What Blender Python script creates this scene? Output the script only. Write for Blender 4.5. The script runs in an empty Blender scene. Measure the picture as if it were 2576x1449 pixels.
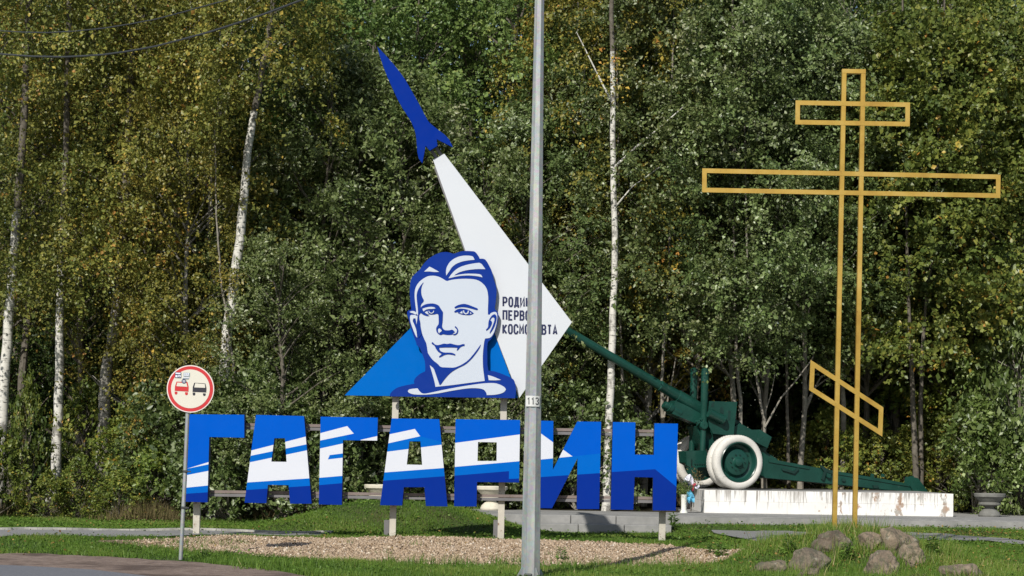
import bpy, bmesh, math, random
import numpy as np
from mathutils import Vector, Matrix
from mathutils.geometry import tessellate_polygon

random.seed(7)
rng = np.random.default_rng(11)
scene = bpy.context.scene
R = math.radians

# ------------------------------------------------------------------ camera, sky, sun, exposure
EYE = 1.55            # eye height above the road
F = 4980.0            # focal length in units of a 2576 px wide picture
HOR = 1157.0          # row of the horizon
ROLL = R(0.9)
cam_d = bpy.data.cameras.new('camera')
cam = bpy.data.objects.new('camera', cam_d)
scene.collection.objects.link(cam)
cam.location = (0, 0, EYE)
cam.rotation_euler = (R(90), -ROLL, 0)
cam_d.sensor_width = 36
cam_d.lens = F / 2576 * 36
cam_d.shift_y = (HOR - 724.5) / 2576
cam_d.clip_start = 0.1
cam_d.clip_end = 2000
scene.camera = cam

SUN_EL, SUN_AZ = R(38), R(22)      # azimuth: to the left of straight behind the camera
S = Vector((-math.sin(SUN_AZ) * math.cos(SUN_EL), -math.cos(SUN_AZ) * math.cos(SUN_EL), math.sin(SUN_EL)))
world = bpy.data.worlds.new('World')
scene.world = world
world.use_nodes = True
wn = world.node_tree
wn.nodes.clear()
sky = wn.nodes.new('ShaderNodeTexSky')
sky.sky_type = 'NISHITA'
sky.sun_disc = False
sky.sun_elevation = SUN_EL
sky.sun_rotation = math.atan2(S.x, S.y)
bg = wn.nodes.new('ShaderNodeBackground')
bg.inputs['Strength'].default_value = 0.085
wo = wn.nodes.new('ShaderNodeOutputWorld')
wn.links.new(sky.outputs[0], bg.inputs[0])
wn.links.new(bg.outputs[0], wo.inputs[0])

sl = bpy.data.lights.new('sun', 'SUN')
sl.energy = 4.5
sl.angle = R(0.5)
sl.color = (1.0, 0.955, 0.88)
so = bpy.data.objects.new('sun', sl)
so.rotation_euler = (-S).to_track_quat('-Z', 'Y').to_euler()
so.location = S * 60
scene.collection.objects.link(so)

scene.view_settings.view_transform = 'Standard'
scene.view_settings.look = 'None'
scene.view_settings.gamma = 1
scene.view_settings.use_curve_mapping = False
scene.view_settings.exposure = 0.0
scene.render.engine = 'CYCLES'
scene.cycles.max_bounces = 6
scene.cycles.transparent_max_bounces = 8

# ------------------------------------------------------------------ helpers
CR, SR = math.cos(ROLL), math.sin(ROLL)
def P(px, py, d):
    """world point at depth d seen at (px, py) of the 2576 px wide picture"""
    dx, dy = (px - 1288) / F, (HOR - py) / F
    return Vector((d * (dx * CR - dy * SR), d, EYE + d * (dx * SR + dy * CR)))

def Zm(ox, oy, sc):
    """zoomed picture coordinates (origin in full pixels, scale per full pixel) to 2576 px coordinates"""
    return lambda x, y: ((ox + x / sc) / 1.49922, (oy + y / sc) / 1.49922)

def new_obj(name, data, parent=None):
    o = bpy.data.objects.new(name, data)
    scene.collection.objects.link(o)
    if parent is not None:
        o.parent = parent
    return o

def tag(o, label=None, cat=None, group=None, kind=None):
    if label: o['label'] = label
    if cat: o['category'] = cat
    if group: o['group'] = group
    if kind: o['kind'] = kind
    return o

def thing(name, label, cat, loc=(0, 0, 0), rz=0.0, group=None):
    o = bpy.data.objects.new(name, None)
    scene.collection.objects.link(o)
    o.empty_display_size = 0.2
    o.location = loc
    o.rotation_euler = (0, 0, rz)
    return tag(o, label, cat, group)

class MB:
    """collects shapes into one mesh"""
    def __init__(self, off=(0, 0, 0)):
        self.v, self.f, self.m = [], [], []
        self.off = Vector(off)
    def add(self, vs, fs, mi=0):
        b = len(self.v)
        self.v += [tuple(Vector(p) - self.off) for p in vs]
        self.f += [tuple(b + i for i in f) for f in fs]
        self.m += [mi] * len(fs)
        return self
    def box(self, lo, hi, mi=0):
        x0, y0, z0 = lo; x1, y1, z1 = hi
        vs = [(x0,y0,z0),(x1,y0,z0),(x1,y1,z0),(x0,y1,z0),(x0,y0,z1),(x1,y0,z1),(x1,y1,z1),(x0,y1,z1)]
        return self.add(vs, [(0,3,2,1),(4,5,6,7),(0,1,5,4),(1,2,6,5),(2,3,7,6),(3,0,4,7)], mi)
    def beam(self, a, b, w, dpt, up=(0, 1, 0), mi=0, ext=0.0):
        """box beam from a to b; w measured across, dpt along 'up'"""
        a, b = Vector(a), Vector(b)
        t = (b - a).normalized(); a = a - t * ext; b = b + t * ext
        u = Vector(up); u = (u - t * u.dot(t)).normalized(); s = t.cross(u)
        vs = []
        for p in (a, b):
            for i, j in ((-1,-1),(1,-1),(1,1),(-1,1)):
                vs.append(p + s * (i * w / 2) + u * (j * dpt / 2))
        return self.add(vs, [(0,1,2,3),(7,6,5,4),(0,4,5,1),(1,5,6,2),(2,6,7,3),(3,7,4,0)], mi)
    def tube(self, pts, rs, n=8, mi=0, caps=True, phase=0.0):
        pts = [Vector(p) for p in pts]
        if not hasattr(rs, '__len__'): rs = [rs] * len(pts)
        vs, fs = [], []
        ref = None
        for i, p in enumerate(pts):
            t = (pts[min(i+1, len(pts)-1)] - pts[max(i-1, 0)]).normalized()
            if ref is None:
                ref = Vector((1, 0, 0)) if abs(t.x) < .8 else Vector((0, 1, 0))
            u = (ref - t * ref.dot(t)).normalized(); ref = u
            w = t.cross(u)
            for k in range(n):
                a = 2 * math.pi * k / n + phase
                vs.append(p + u * (rs[i] * math.cos(a)) + w * (rs[i] * math.sin(a)))
        for i in range(len(pts) - 1):
            for k in range(n):
                k2 = (k + 1) % n
                fs.append((i*n+k, i*n+k2, (i+1)*n+k2, (i+1)*n+k))
        if caps:
            fs.append(tuple(range(n-1, -1, -1)))
            fs.append(tuple((len(pts)-1)*n + k for k in range(n)))
        return self.add(vs, fs, mi)
    def lathe(self, prof, base, axis=(0, 0, 1), n=24, mi=0, closed=False):
        """prof: (radius, along) pairs round an axis through base"""
        ax = Vector(axis).normalized(); base = Vector(base)
        u = ax.orthogonal().normalized(); w = ax.cross(u)
        vs, fs = [], []
        for r, h in prof:
            for k in range(n):
                a = 2 * math.pi * k / n
                vs.append(base + ax * h + (u * math.cos(a) + w * math.sin(a)) * max(r, 1e-4))
        m = len(prof)
        for i in range(m if closed else m - 1):
            j = (i + 1) % m
            for k in range(n):
                k2 = (k + 1) % n
                fs.append((i*n+k, i*n+k2, j*n+k2, j*n+k))
        return self.add(vs, fs, mi)
    def poly(self, pts3, mi=0):
        """flat filled polygon"""
        tr = tessellate_polygon([[Vector(p) for p in pts3]])
        return self.add(pts3, [tuple(t) for t in tr], mi)
    def prism(self, front, back, mi=0, side=None, back_face=True):
        n = len(front)
        tr = tessellate_polygon([[Vector(p) for p in front]])
        fs = [tuple(t) for t in tr]
        if back_face: fs += [tuple(n + i for i in reversed(t)) for t in tr]
        self.add(list(front) + list(back), fs, mi)
        self.add(list(front) + list(back), [(i, (i+1) % n, n + (i+1) % n, n + i) for i in range(n)], mi if side is None else side)
        return self
    def ribbon(self, pts, w, mapf, closed=False, mi=0):
        """flat stroke along 2-D points, one strip with mitred joints"""
        pts = [Vector(p) for p in pts]; n = len(pts); L, Rr = [], []
        for i in range(n):
            a = pts[i-1] if (i > 0 or closed) else None
            b = pts[(i+1) % n] if (i < n-1 or closed) else None
            d1 = (pts[i]-a).normalized() if a is not None else None
            d2 = (b-pts[i]).normalized() if b is not None else None
            if d1 is None: d1 = d2
            if d2 is None: d2 = d1
            n1 = Vector((-d1.y, d1.x)); n2 = Vector((-d2.y, d2.x))
            m = n1 + n2
            m = m.normalized() if m.length > 1e-3 else n1
            k = min(1.0 / max(m.dot(n1), .35), 2.0)
            L.append(pts[i] + m * (w/2*k)); Rr.append(pts[i] - m * (w/2*k))
        vs = [mapf(*p) for p in L] + [mapf(*p) for p in Rr]
        q = n if closed else n - 1
        return self.add(vs, [(i, (i+1) % n, n + (i+1) % n, n + i) for i in range(q)], mi)
    def build(self, name, mats, parent=None, smooth=False):
        me = bpy.data.meshes.new(name)
        me.from_pydata(self.v, [], self.f)
        if not isinstance(mats, (list, tuple)): mats = [mats]
        for m in mats: me.materials.append(m)
        if len(mats) > 1: me.polygons.foreach_set('material_index', self.m)
        bm = bmesh.new(); bm.from_mesh(me)
        bmesh.ops.recalc_face_normals(bm, faces=bm.faces)
        bm.to_mesh(me); bm.free()
        if smooth:
            me.shade_smooth()
            try: me.set_sharp_from_angle(angle=R(38))
            except Exception: pass
        me.update()
        o = new_obj(name, me, parent)
        return o

def bevel(o, w=0.01, seg=2):
    m = o.modifiers.new('bevel', 'BEVEL'); m.width = w; m.segments = seg; m.limit_method = 'ANGLE'; m.angle_limit = R(40)
    return o

def raw_mesh(name, V, Fc, mats, attrs=None, mat_idx=None):
    """fast mesh from numpy arrays; Fc is (n,3) or (n,4)"""
    V = np.asarray(V, dtype=np.float32); Fc = np.asarray(Fc, dtype=np.int32)
    me = bpy.data.meshes.new(name)
    n, k = Fc.shape
    me.vertices.add(len(V)); me.vertices.foreach_set('co', V.ravel())
    me.loops.add(n * k); me.loops.foreach_set('vertex_index', Fc.ravel())
    me.polygons.add(n)
    me.polygons.foreach_set('loop_start', np.arange(0, n*k, k, dtype=np.int32))
    me.polygons.foreach_set('loop_total', np.full(n, k, dtype=np.int32))
    for m in (mats if isinstance(mats, (list, tuple)) else [mats]): me.materials.append(m)
    if mat_idx is not None: me.polygons.foreach_set('material_index', np.asarray(mat_idx, dtype=np.int32))
    for nm, arr in (attrs or {}).items():
        a = me.attributes.new(nm, 'FLOAT', 'POINT'); a.data.foreach_set('value', np.asarray(arr, dtype=np.float32))
    me.update(calc_edges=True); me.validate()
    return me

# ------------------------------------------------------------------ materials
def mat(name):
    m = bpy.data.materials.new(name); m.use_nodes = True
    nt = m.node_tree
    return m, nt, nt.nodes['Principled BSDF'], nt.nodes['Material Output']
def N(nt, t, **kw):
    n = nt.nodes.new(t)
    for k, v in kw.items(): setattr(n, k, v)
    return n
def noise(nt, vec, scale, detail=4, rough=.55):
    n = N(nt, 'ShaderNodeTexNoise'); n.inputs['Scale'].default_value = scale
    n.inputs['Detail'].default_value = detail; n.inputs['Roughness'].default_value = rough
    if vec is not None: nt.links.new(vec, n.inputs['Vector'])
    return n.outputs['Fac']
def ramp(nt, fac, stops, interp='LINEAR'):
    r = N(nt, 'ShaderNodeValToRGB'); cr = r.color_ramp; cr.interpolation = interp
    while len(cr.elements) < len(stops): cr.elements.new(0.5)
    for e, (p, c) in zip(cr.elements, stops):
        e.position = p; e.color = (c[0], c[1], c[2], 1) if hasattr(c, '__len__') else (c, c, c, 1)
    nt.links.new(fac, r.inputs[0])
    return r.outputs[0]
def mixc(nt, fac, a, b, mode='MIX'):
    m = N(nt, 'ShaderNodeMix', data_type='RGBA', blend_type=mode)
    for s, v in ((m.inputs[0], fac), (m.inputs[6], a), (m.inputs[7], b)):
        if hasattr(v, 'is_output'): nt.links.new(v, s)
        elif hasattr(v, '__len__'): s.default_value = (v[0], v[1], v[2], 1)
        else: s.default_value = v
    return m.outputs[2]
def coords(nt, kind='Object', scale=None):
    o = N(nt, 'ShaderNodeTexCoord').outputs[kind]
    if scale:
        mp = N(nt, 'ShaderNodeMapping'); mp.inputs['Scale'].default_value = scale
        nt.links.new(o, mp.inputs[0]); o = mp.outputs[0]
    return o
def bump(nt, bs, h, strength=.3, dist=.01):
    b = N(nt, 'ShaderNodeBump'); b.inputs['Strength'].default_value = strength; b.inputs['Distance'].default_value = dist
    nt.links.new(h, b.inputs['Height']); nt.links.new(b.outputs[0], bs.inputs['Normal'])

def paint(name, col, rough=.45, var=.12, scale=3.0, metallic=0.0, spec=.4, dirt=None, dirt_amt=.0, bmp=.05):
    """painted surface with slight unevenness and optional dirt"""
    m, nt, bs, _ = mat(name)
    v = coords(nt)
    n1 = noise(nt, v, scale, 5)
    c = ramp(nt, n1, [(.3, [x*(1-var) for x in col]), (.7, [min(1, x*(1+var)) for x in col])])
    if dirt is not None:
        n2 = noise(nt, v, scale*2.7, 8, .7)
        f = ramp(nt, n2, [(.62 - dirt_amt*.3, 0.0), (.72, 1.0)])
        c = mixc(nt, f, c, dirt)
    nt.links.new(c, bs.inputs['Base Color'])
    r = ramp(nt, noise(nt, v, scale*5, 4), [(.3, rough*.8), (.7, min(1, rough*1.25))])
    nt.links.new(r, bs.inputs['Roughness'])
    bs.inputs['Metallic'].default_value = metallic
    bs.inputs['Specular IOR Level'].default_value = spec
    if bmp: bump(nt, bs, noise(nt, v, 60, 4), bmp, .004)
    return m

M = {}
M['blue_bright'] = paint('bright_blue_film', (.0, .090, .52), .7, .03, 1.2, spec=.05)
M['blue_mid'] = paint('mid_blue_film', (.0, .118, .51), .7, .03, 1.2, spec=.05)
M['blue_dark'] = paint('dark_blue_film', (.002, .026, .255), .7, .03, 1.2, spec=.05)
M['blue_edge_shade'] = paint('blue_film_shade', (.006, .022, .13), .5, .05, 1.2)  # sides of letters and portrait: blue darkened, side shade put into the colour
M['blue_tri'] = paint('triangle_blue_film', (.0, .122, .48), .7, .03, 1.2, spec=.05)
M['white_film'] = paint('white_film', (.63, .66, .73), .5, .02, .8, spec=.2)
M['white_panel'] = paint('white_panel_paint', (.60, .63, .675), .5, .03, .6, spec=.2)
M['portrait_white'] = paint('portrait_light_film', (.52, .575, .66), .5, .02, .8, spec=.2)
M['portrait_blue'] = paint('portrait_blue_film', (.006, .034, .255), .7, .05, 1.5, spec=.08)
M['text_navy'] = paint('navy_lettering', (.012, .018, .075), .5, .03, 1)
M['post_white'] = paint('worn_white_steel', (.50, .47, .40), .55, .12, 4, dirt=(.16, .07, .025), dirt_amt=.12, bmp=.2)
M['rail_brown'] = paint('weathered_rail_steel', (.20, .16, .145), .5, .2, 4, dirt=(.12, .06, .03), dirt_amt=.1)
M['rail_grey'] = paint('grey_primed_steel', (.17, .165, .17), .5, .15, 4)
M['gun_green'] = paint('dark_green_gloss_paint', (.010, .056, .042), .30, .2, 2.5, dirt=(.035, .08, .066), dirt_amt=.05, bmp=.12)
M['gun_shadow'] = paint('gun_green_shade', (.008, .035, .028), .5, .2, 3)  # darkened copy of the gun green, shade put into the colour
M['tyre_white'] = paint('whitewashed_rubber', (.66, .64, .59), .8, .08, 5, dirt=(.30, .26, .20), dirt_amt=.1, bmp=.4)
M['sign_cream'] = paint('sign_cream_film', (.66, .64, .55), .4, .02, 1)
M['sign_white'] = paint('sign_white_film', (.74, .68, .64), .4, .02, 1)
M['sign_red'] = paint('sign_red_film', (.53, .03, .035), .4, .04, 1)
M['sign_black'] = paint('sign_black_film', (.022, .024, .035), .45, .05, 1)
M['sticker_grey'] = paint('sticker_grey', (.30, .36, .40), .5, .15, 20)
M['sticker_navy'] = paint('sticker_navy', (.05, .06, .12), .5, .15, 20)
M['wire'] = paint('black_cable', (.045, .05, .052), .5, .1, 8)
M['paper_white'] = paint('white_wrapping', (.74, .75, .84), .5, .05, 8, bmp=.2)
M['wrap_blue'] = paint('light_blue_wrapping', (.14, .52, .78), .35, .18, 14, bmp=.3)
M['ribbon_red'] = paint('red_ribbon', (.45, .03, .08), .45, .1, 9)
M['vase_white'] = paint('white_plastic', (.72, .73, .66), .35, .03, 4)
M['dead_flower'] = paint('dried_flowers', (.16, .10, .05), .9, .3, 20)
M['urn_grey'] = paint('weathered_shaded_urn', (.17, .17, .155), .85, .2, 7, dirt=(.12, .11, .09), dirt_amt=.15, bmp=.5)  # grey concrete, colour lowered further for the shade it stands in
M['urn_cream'] = paint('cream_painted_concrete', (.62, .58, .47), .8, .1, 7, dirt=(.25, .22, .17), dirt_amt=.1, bmp=.4)
M['plate_white'] = paint('number_plate_white', (.62, .63, .62), .5, .03, 5)
M['plate_grey'] = paint('number_plate_print', (.10, .105, .11), .5, .05, 5)

def m_galv():
    m, nt, bs, _ = mat('galvanised_steel')
    v = coords(nt)
    sp = N(nt, 'ShaderNodeTexVoronoi'); sp.inputs['Scale'].default_value = 26; nt.links.new(v, sp.inputs[0])
    vs = coords(nt, scale=(6, 6, .8))
    f = noise(nt, vs, 1.3, 8, .6)
    c = ramp(nt, f, [(.25, (.25, .265, .275)), (.5, (.34, .36, .365)), (.62, (.42, .43, .42)), (.8, (.50, .50, .475))])
    c = mixc(nt, .16, c, sp.outputs['Color'], 'SOFT_LIGHT')
    big = noise(nt, coords(nt, scale=(3, 3, .9)), .9, 3)
    c = mixc(nt, ramp(nt, big, [(.55, 0.0), (.68, .55)]), c, (.24, .245, .24))
    nt.links.new(c, bs.inputs['Base Color'])
    bs.inputs['Metallic'].default_value = .35
    nt.links.new(ramp(nt, f, [(.3, .42), (.7, .62)]), bs.inputs['Roughness'])
    bump(nt, bs, noise(nt, v, 45, 4), .15, .004)
    return m
M['galv'] = m_galv()

def m_gold():
    m, nt, bs, _ = mat('gold_paint')
    v = coords(nt)
    f = noise(nt, v, 2.2, 6, .65)
    c = ramp(nt, f, [(.3, (.40, .235, .045)), (.5, (.57, .365, .075)), (.68, (.70, .47, .13))])
    fl = ramp(nt, noise(nt, v, 38, 3), [(.64, 0.0), (.74, .6)])
    c = mixc(nt, fl, c, (.22, .12, .04))
    nt.links.new(c, bs.inputs['Base Color'])
    bs.inputs['Metallic'].default_value = .55
    nt.links.new(ramp(nt, f, [(.3, .46), (.7, .28)]), bs.inputs['Roughness'])
    bump(nt, bs, noise(nt, v, 30, 5), .15, .004)
    return m
M['gold'] = m_gold()

def m_plinth():
    m, nt, bs, _ = mat('whitewashed_stained_concrete')
    v = coords(nt)
    base = ramp(nt, noise(nt, v, 2.5, 6), [(.3, (.70, .69, .66)), (.7, (.82, .81, .79))])
    # drips: noise squeezed along x, running down z
    dr = noise(nt, coords(nt, scale=(10, 10, .6)), 1.6, 5, .65)
    gz = N(nt, 'ShaderNodeSeparateXYZ'); nt.links.new(v, gz.inputs[0])
    top = N(nt, 'ShaderNodeMapRange'); top.inputs[1].default_value = .0; top.inputs[2].default_value = .5
    top.inputs[3].default_value = .05; top.inputs[4].default_value = .20
    nt.links.new(gz.outputs[2], top.inputs[0])
    ad = N(nt, 'ShaderNodeMath', operation='ADD'); nt.links.new(dr, ad.inputs[0]); nt.links.new(top.outputs[0], ad.inputs[1])
    f = ramp(nt, ad.outputs[0], [(.665, 0.0), (.75, .5), (.86, .9)])
    c = mixc(nt, f, base, (.17, .145, .115))
    # rust and bare patches on the right half
    xr = N(nt, 'ShaderNodeMapRange'); xr.inputs[1].default_value = 1.6; xr.inputs[2].default_value = 3.6
    xr.inputs[3].default_value = -.12; xr.inputs[4].default_value = .06
    nt.links.new(gz.outputs[0], xr.inputs[0])
    pn = noise(nt, coords(nt, scale=(1.7, 1.7, 1.0)), 2.4, 6, .7)
    a2 = N(nt, 'ShaderNodeMath', operation='ADD'); nt.links.new(pn, a2.inputs[0]); nt.links.new(xr.outputs[0], a2.inputs[1])
    f2 = ramp(nt, a2.outputs[0], [(.60, 0.0), (.65, .8)])
    rc = ramp(nt, noise(nt, v, 4.5, 5), [(.4, (.26, .23, .19)), (.6, (.30, .14, .05))])
    c = mixc(nt, f2, c, rc)
    nt.links.new(c, bs.inputs['Base Color'])
    bs.inputs['Roughness'].default_value = .85
    bump(nt, bs, noise(nt, v, 14, 8, .65), .45, .012)
    return m
M['plinth'] = m_plinth()

def m_ground(name, stops, scale, bs_str=.6, rough=.95, dist=.03, scale2=None, col2=None):
    m, nt, bs, _ = mat(name)
    v = coords(nt)
    c = ramp(nt, noise(nt, v, scale, 8, .65), stops)
    if scale2:
        c = mixc(nt, ramp(nt, noise(nt, v, scale2, 4), [(.48, 0.0), (.62, 1.0)]), c, col2)
    nt.links.new(c, bs.inputs['Base Color'])
    bs.inputs['Roughness'].default_value = rough
    bs.inputs['Specular IOR Level'].default_value = .25
    bump(nt, bs, noise(nt, v, scale*2.2, 8, .7), bs_str, dist)
    return m
M['soil'] = m_ground('grassy_soil', [(.3, (.035, .060, .014)), (.55, (.06, .10, .022)), (.75, (.10, .125, .036))], 9, scale2=1.1, col2=(.07, .075, .028))
M['litter'] = m_ground('forest_litter', [(.3, (.018, .017, .010)), (.6, (.05, .042, .022)), (.8, (.10, .075, .035))], 14)
M['asphalt_path'] = m_ground('grey_path_asphalt', [(.3, (.19, .19, .188)), (.7, (.28, .28, .27))], 22, .3, .9, .006)
M['road'] = m_ground('road_asphalt', [(.3, (.13, .135, .15)), (.7, (.20, .205, .225))], 30, .3, .85, .006)
M['dirt'] = m_ground('dirt_shoulder', [(.25, (.12, .088, .07)), (.5, (.22, .165, .135)), (.75, (.32, .255, .21))], 7, .7, .95, .02, .9, (.11, .08, .065))
M['gravel_base'] = m_ground('gravel_bed_base', [(.3, (.12, .085, .055)), (.6, (.30, .22, .15))], 26, .8, .95, .02)
M['concrete'] = m_ground('grey_concrete', [(.3, (.23, .23, .225)), (.7, (.35, .345, .33))], 3.5, .25, .9, .006, 1.3, (.235, .235, .225))
M['kerb'] = m_ground('pale_kerb_concrete', [(.3, (.34, .33, .30)), (.7, (.46, .45, .42))], 6, .3, .9, .006)

def m_vert(name, stops, rough=.6, transl=.0, spec=.3, objcol=False, attr='tint', bmps=None):
    """colour per leaf / blade / stone from a random attribute, times the object's own colour"""
    m, nt, bs, out = mat(name)
    at = N(nt, 'ShaderNodeAttribute', attribute_name=attr)
    c = ramp(nt, at.outputs['Fac'], stops)
    if objcol:
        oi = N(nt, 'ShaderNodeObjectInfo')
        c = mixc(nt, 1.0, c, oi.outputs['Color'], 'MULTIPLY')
    nt.links.new(c, bs.inputs['Base Color'])
    bs.inputs['Roughness'].default_value = rough
    bs.inputs['Specular IOR Level'].default_value = spec
    if transl:
        tr = N(nt, 'ShaderNodeBsdfTranslucent'); nt.links.new(c, tr.inputs[0])
        mx = N(nt, 'ShaderNodeMixShader'); mx.inputs[0].default_value = transl
        nt.links.new(bs.outputs[0], mx.inputs[1]); nt.links.new(tr.outputs[0], mx.inputs[2])
        nt.links.new(mx.outputs[0], out.inputs[0])
    return m
M['leaf_birch'] = m_vert('birch_leaves', [(.0, (.105, .135, .032)), (.42, (.195, .210, .050)), (.74, (.285, .270, .060)), (.89, (.43, .34, .075)), (.96, (.66, .49, .11)), (1, (.42, .23, .065))], .42, .3, .4, True)
M['leaf_green'] = m_vert('green_leaves', [(.0, (.075, .125, .036)), (.5, (.145, .215, .062)), (.85, (.235, .31, .095)), (1, (.40, .44, .15))], .40, .3, .45, True)
M['leaf_grey'] = m_vert('grey_green_leaves', [(.0, (.076, .116, .036)), (.5, (.142, .188, .060)), (.78, (.225, .268, .108)), (.91, (.37, .41, .24)), (1, (.56, .59, .42))], .40, .26, .5, True)
M['leaf_olive'] = m_vert('yellow_green_leaves', [(.0, (.090, .135, .030)), (.5, (.175, .215, .046)), (.85, (.28, .29, .062)), (.96, (.50, .38, .075)), (1, (.46, .24, .05))], .42, .3, .4, True)
M['grass'] = m_vert('grass_blades', [(.0, (.055, .115, .015)), (.5, (.125, .225, .030)), (.85, (.22, .285, .055)), (.96, (.32, .30, .09)), (1, (.48, .40, .20))], .5, .25, .3)
M['dry_grass'] = m_vert('dry_grass', [(.0, (.06, .06, .02)), (.5, (.14, .115, .05)), (1, (.28, .22, .11))], .7, .2, .2)
M['pebbles'] = m_vert('tan_gravel', [(.0, (.17, .115, .07)), (.4, (.36, .265, .175)), (.75, (.50, .39, .275)), (1, (.68, .60, .49))], .85, 0, .25)
M['fallen'] = m_vert('fallen_leaf', [(.0, (.13, .07, .028)), (.5, (.25, .16, .045)), (1, (.36, .27, .085))], .7, .15, .2)

def m_birch(name, white, dark, grey):
    m, nt, bs, _ = mat(name)
    v = coords(nt)
    lent = noise(nt, coords(nt, scale=(2.2, 2.2, 13)), 2.2, 5, .7)
    c = mixc(nt, ramp(nt, lent, [(.54, 0.0), (.63, 1.0)]), white, dark)
    pt = noise(nt, coords(nt, scale=(2.6, 2.6, 1.3)), 2.2, 7, .72)
    c = mixc(nt, ramp(nt, pt, [(.50, 0.0), (.60, .95)]), c, grey)
    nt.links.new(c, bs.inputs['Base Color']); bs.inputs['Roughness'].default_value = .8
    bump(nt, bs, lent, .4, .01)
    return m
M['bark_birch'] = m_birch('white_birch_bark', (.66, .64, .58), (.05, .045, .04), (.20, .19, .17))
M['bark_birch_grey'] = m_birch('grey_birch_bark', (.34, .32, .28), (.05, .045, .04), (.14, .13, .115))
M['bark'] = m_ground('grey_brown_bark', [(.3, (.07, .06, .045)), (.7, (.19, .17, .14))], 9, .8, .9, .02)
M['bark_pale'] = m_ground('pale_sapling_bark', [(.3, (.16, .145, .12)), (.7, (.33, .30, .25))], 7, .6, .9, .02)
def m_rock():
    m, nt, bs, _ = mat('granite_boulder')
    v = coords(nt)
    oi = N(nt, 'ShaderNodeObjectInfo')
    c = ramp(nt, noise(nt, v, 5, 8, .7), [(.3, (.11, .095, .078)), (.5, (.20, .172, .138)), (.7, (.33, .29, .235))])
    c = mixc(nt, 1.0, c, oi.outputs['Color'], 'MULTIPLY')
    c = mixc(nt, ramp(nt, noise(nt, v, 11, 6), [(.50, 0.0), (.62, .75)]), c, (.075, .08, .05))
    nt.links.new(c, bs.inputs['Base Color']); li = noise(nt, v, 7, 7, .7)
    c = mixc(nt, ramp(nt, li, [(.60, 0.0), (.66, .7)]), c, (.36, .36, .29))
    vo = N(nt, 'ShaderNodeTexVoronoi', feature='DISTANCE_TO_EDGE'); vo.inputs['Scale'].default_value = 3.2; nt.links.new(v, vo.inputs[0])
    c = mixc(nt, ramp(nt, vo.outputs['Distance'], [(.0, .55), (.02, 0.0)]), c, (.05, .042, .033))
    nt.links.new(c, bs.inputs['Base Color'])
    bs.inputs['Roughness'].default_value = .9
    bump(nt, bs, noise(nt, v, 14, 8, .7), .7, .04)
    return m
M['rock'] = m_rock()

# ------------------------------------------------------------------ terrain
BY = [-400, 20, 26.5, 28.7, 33.3, 35.4, 39, 41, 44, 60, 90, 400]
BZ = [-.02, -.02, 0, .005, .215, .16, .16, .34, .43, .55, .9, 3.0]
MX, MY = P(1005, 1270, 38.3).x, 38.3            # grassed mound behind the lettering
CX, CY = P(2135, 1345, 30.3).x, 30.0            # stone-set mound under the cross
PLX0 = P(925, 1275, 42).x                       # left end of the paved platform
PLX1 = 22.0
def G(x, y):
    x = np.asarray(x, dtype=float); y = np.asarray(y, dtype=float)
    z = np.interp(y, BY, BZ)
    w = np.clip((-2.4 - x) / 1.6, 0, 1); w = w * w * (3 - 2 * w)      # the left side stays low up to the trees
    z = z * (1 - w) + np.interp(y, [-400, 20, 26.5, 28.7, 33.3, 35.4, 39, 43, 47, 60, 90, 400], [-.02, -.02, 0, .005, .215, .17, .13, .10, .18, .45, .9, 3.0]) * w
    dx = x - MX
    sx = np.where(dx < 0, 2.1, 1.95)
    m = .55 * np.exp(-np.abs(dx / sx) ** 2.6) * np.exp(-np.abs((y - MY) / np.where(y < MY, 1.75, 1.6)) ** 3)
    z = z + m
    z = z + .46 * np.exp(-np.abs((x - CX) / 1.5) ** 2.4 - np.abs((y - CY) / 1.35) ** 2.2)
    z = z + .018 * np.sin(x * 1.9 + .7 * y) * np.sin(y * 2.3 - .4 * x) * np.clip((y - 27) / 3, 0, 1)
    z = z - .10 * np.exp(-np.abs((x - 2.0) / 1.9) ** 6) * np.exp(-np.abs((y - 38.6) / 1.6) ** 4)
    under = (x > PLX0 - .1) & (y > 40.25) & ((y < 43.7) | ((x > 3.9) & (y < 48.7)))
    return np.where(under, np.minimum(z, .30), z)
def unproj(px, py, d0=18.0, d1=70.0):
    """where the sight line through (px, py) meets the ground"""
    ds = np.linspace(d0, d1, 1400)
    pts = [P(px, py, 1.0)]
    dx, dz = pts[0].x, pts[0].z - EYE
    z = EYE + ds * dz
    g = G(ds * dx, ds)
    k = np.argmax(z <= g) if np.any(z <= g) else len(ds) - 1
    return Vector((ds[k] * dx, ds[k], float(g[k])))

xs = np.concatenate([[-400, -120, -60, -35, -22], np.arange(-16, 17.01, .22), [22, 35, 60, 120, 400]])
ys = np.concatenate([[-200, -60, -20, 0, 12, 20], np.arange(24, 46.01, .22), [48, 52, 58, 70, 90, 140, 400]])
XX, YY = np.meshgrid(xs, ys)
V = np.stack([XX, YY, G(XX, YY)], -1).reshape(-1, 3)
nx = len(xs)
idx = np.arange(len(V)).reshape(len(ys), nx)
Fq = np.stack([idx[:-1, :-1], idx[:-1, 1:], idx[1:, 1:], idx[1:, :-1]], -1).reshape(-1, 4)
me = raw_mesh('ground', V, Fq, [M['soil'], M['litter']], mat_idx=(V[Fq[:, 0], 1] > 42.6).astype(int))
me.shade_smooth()
tag(new_obj('ground', me), 'grassy ground rising gently from the road to the forest edge', kind='structure')

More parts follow.
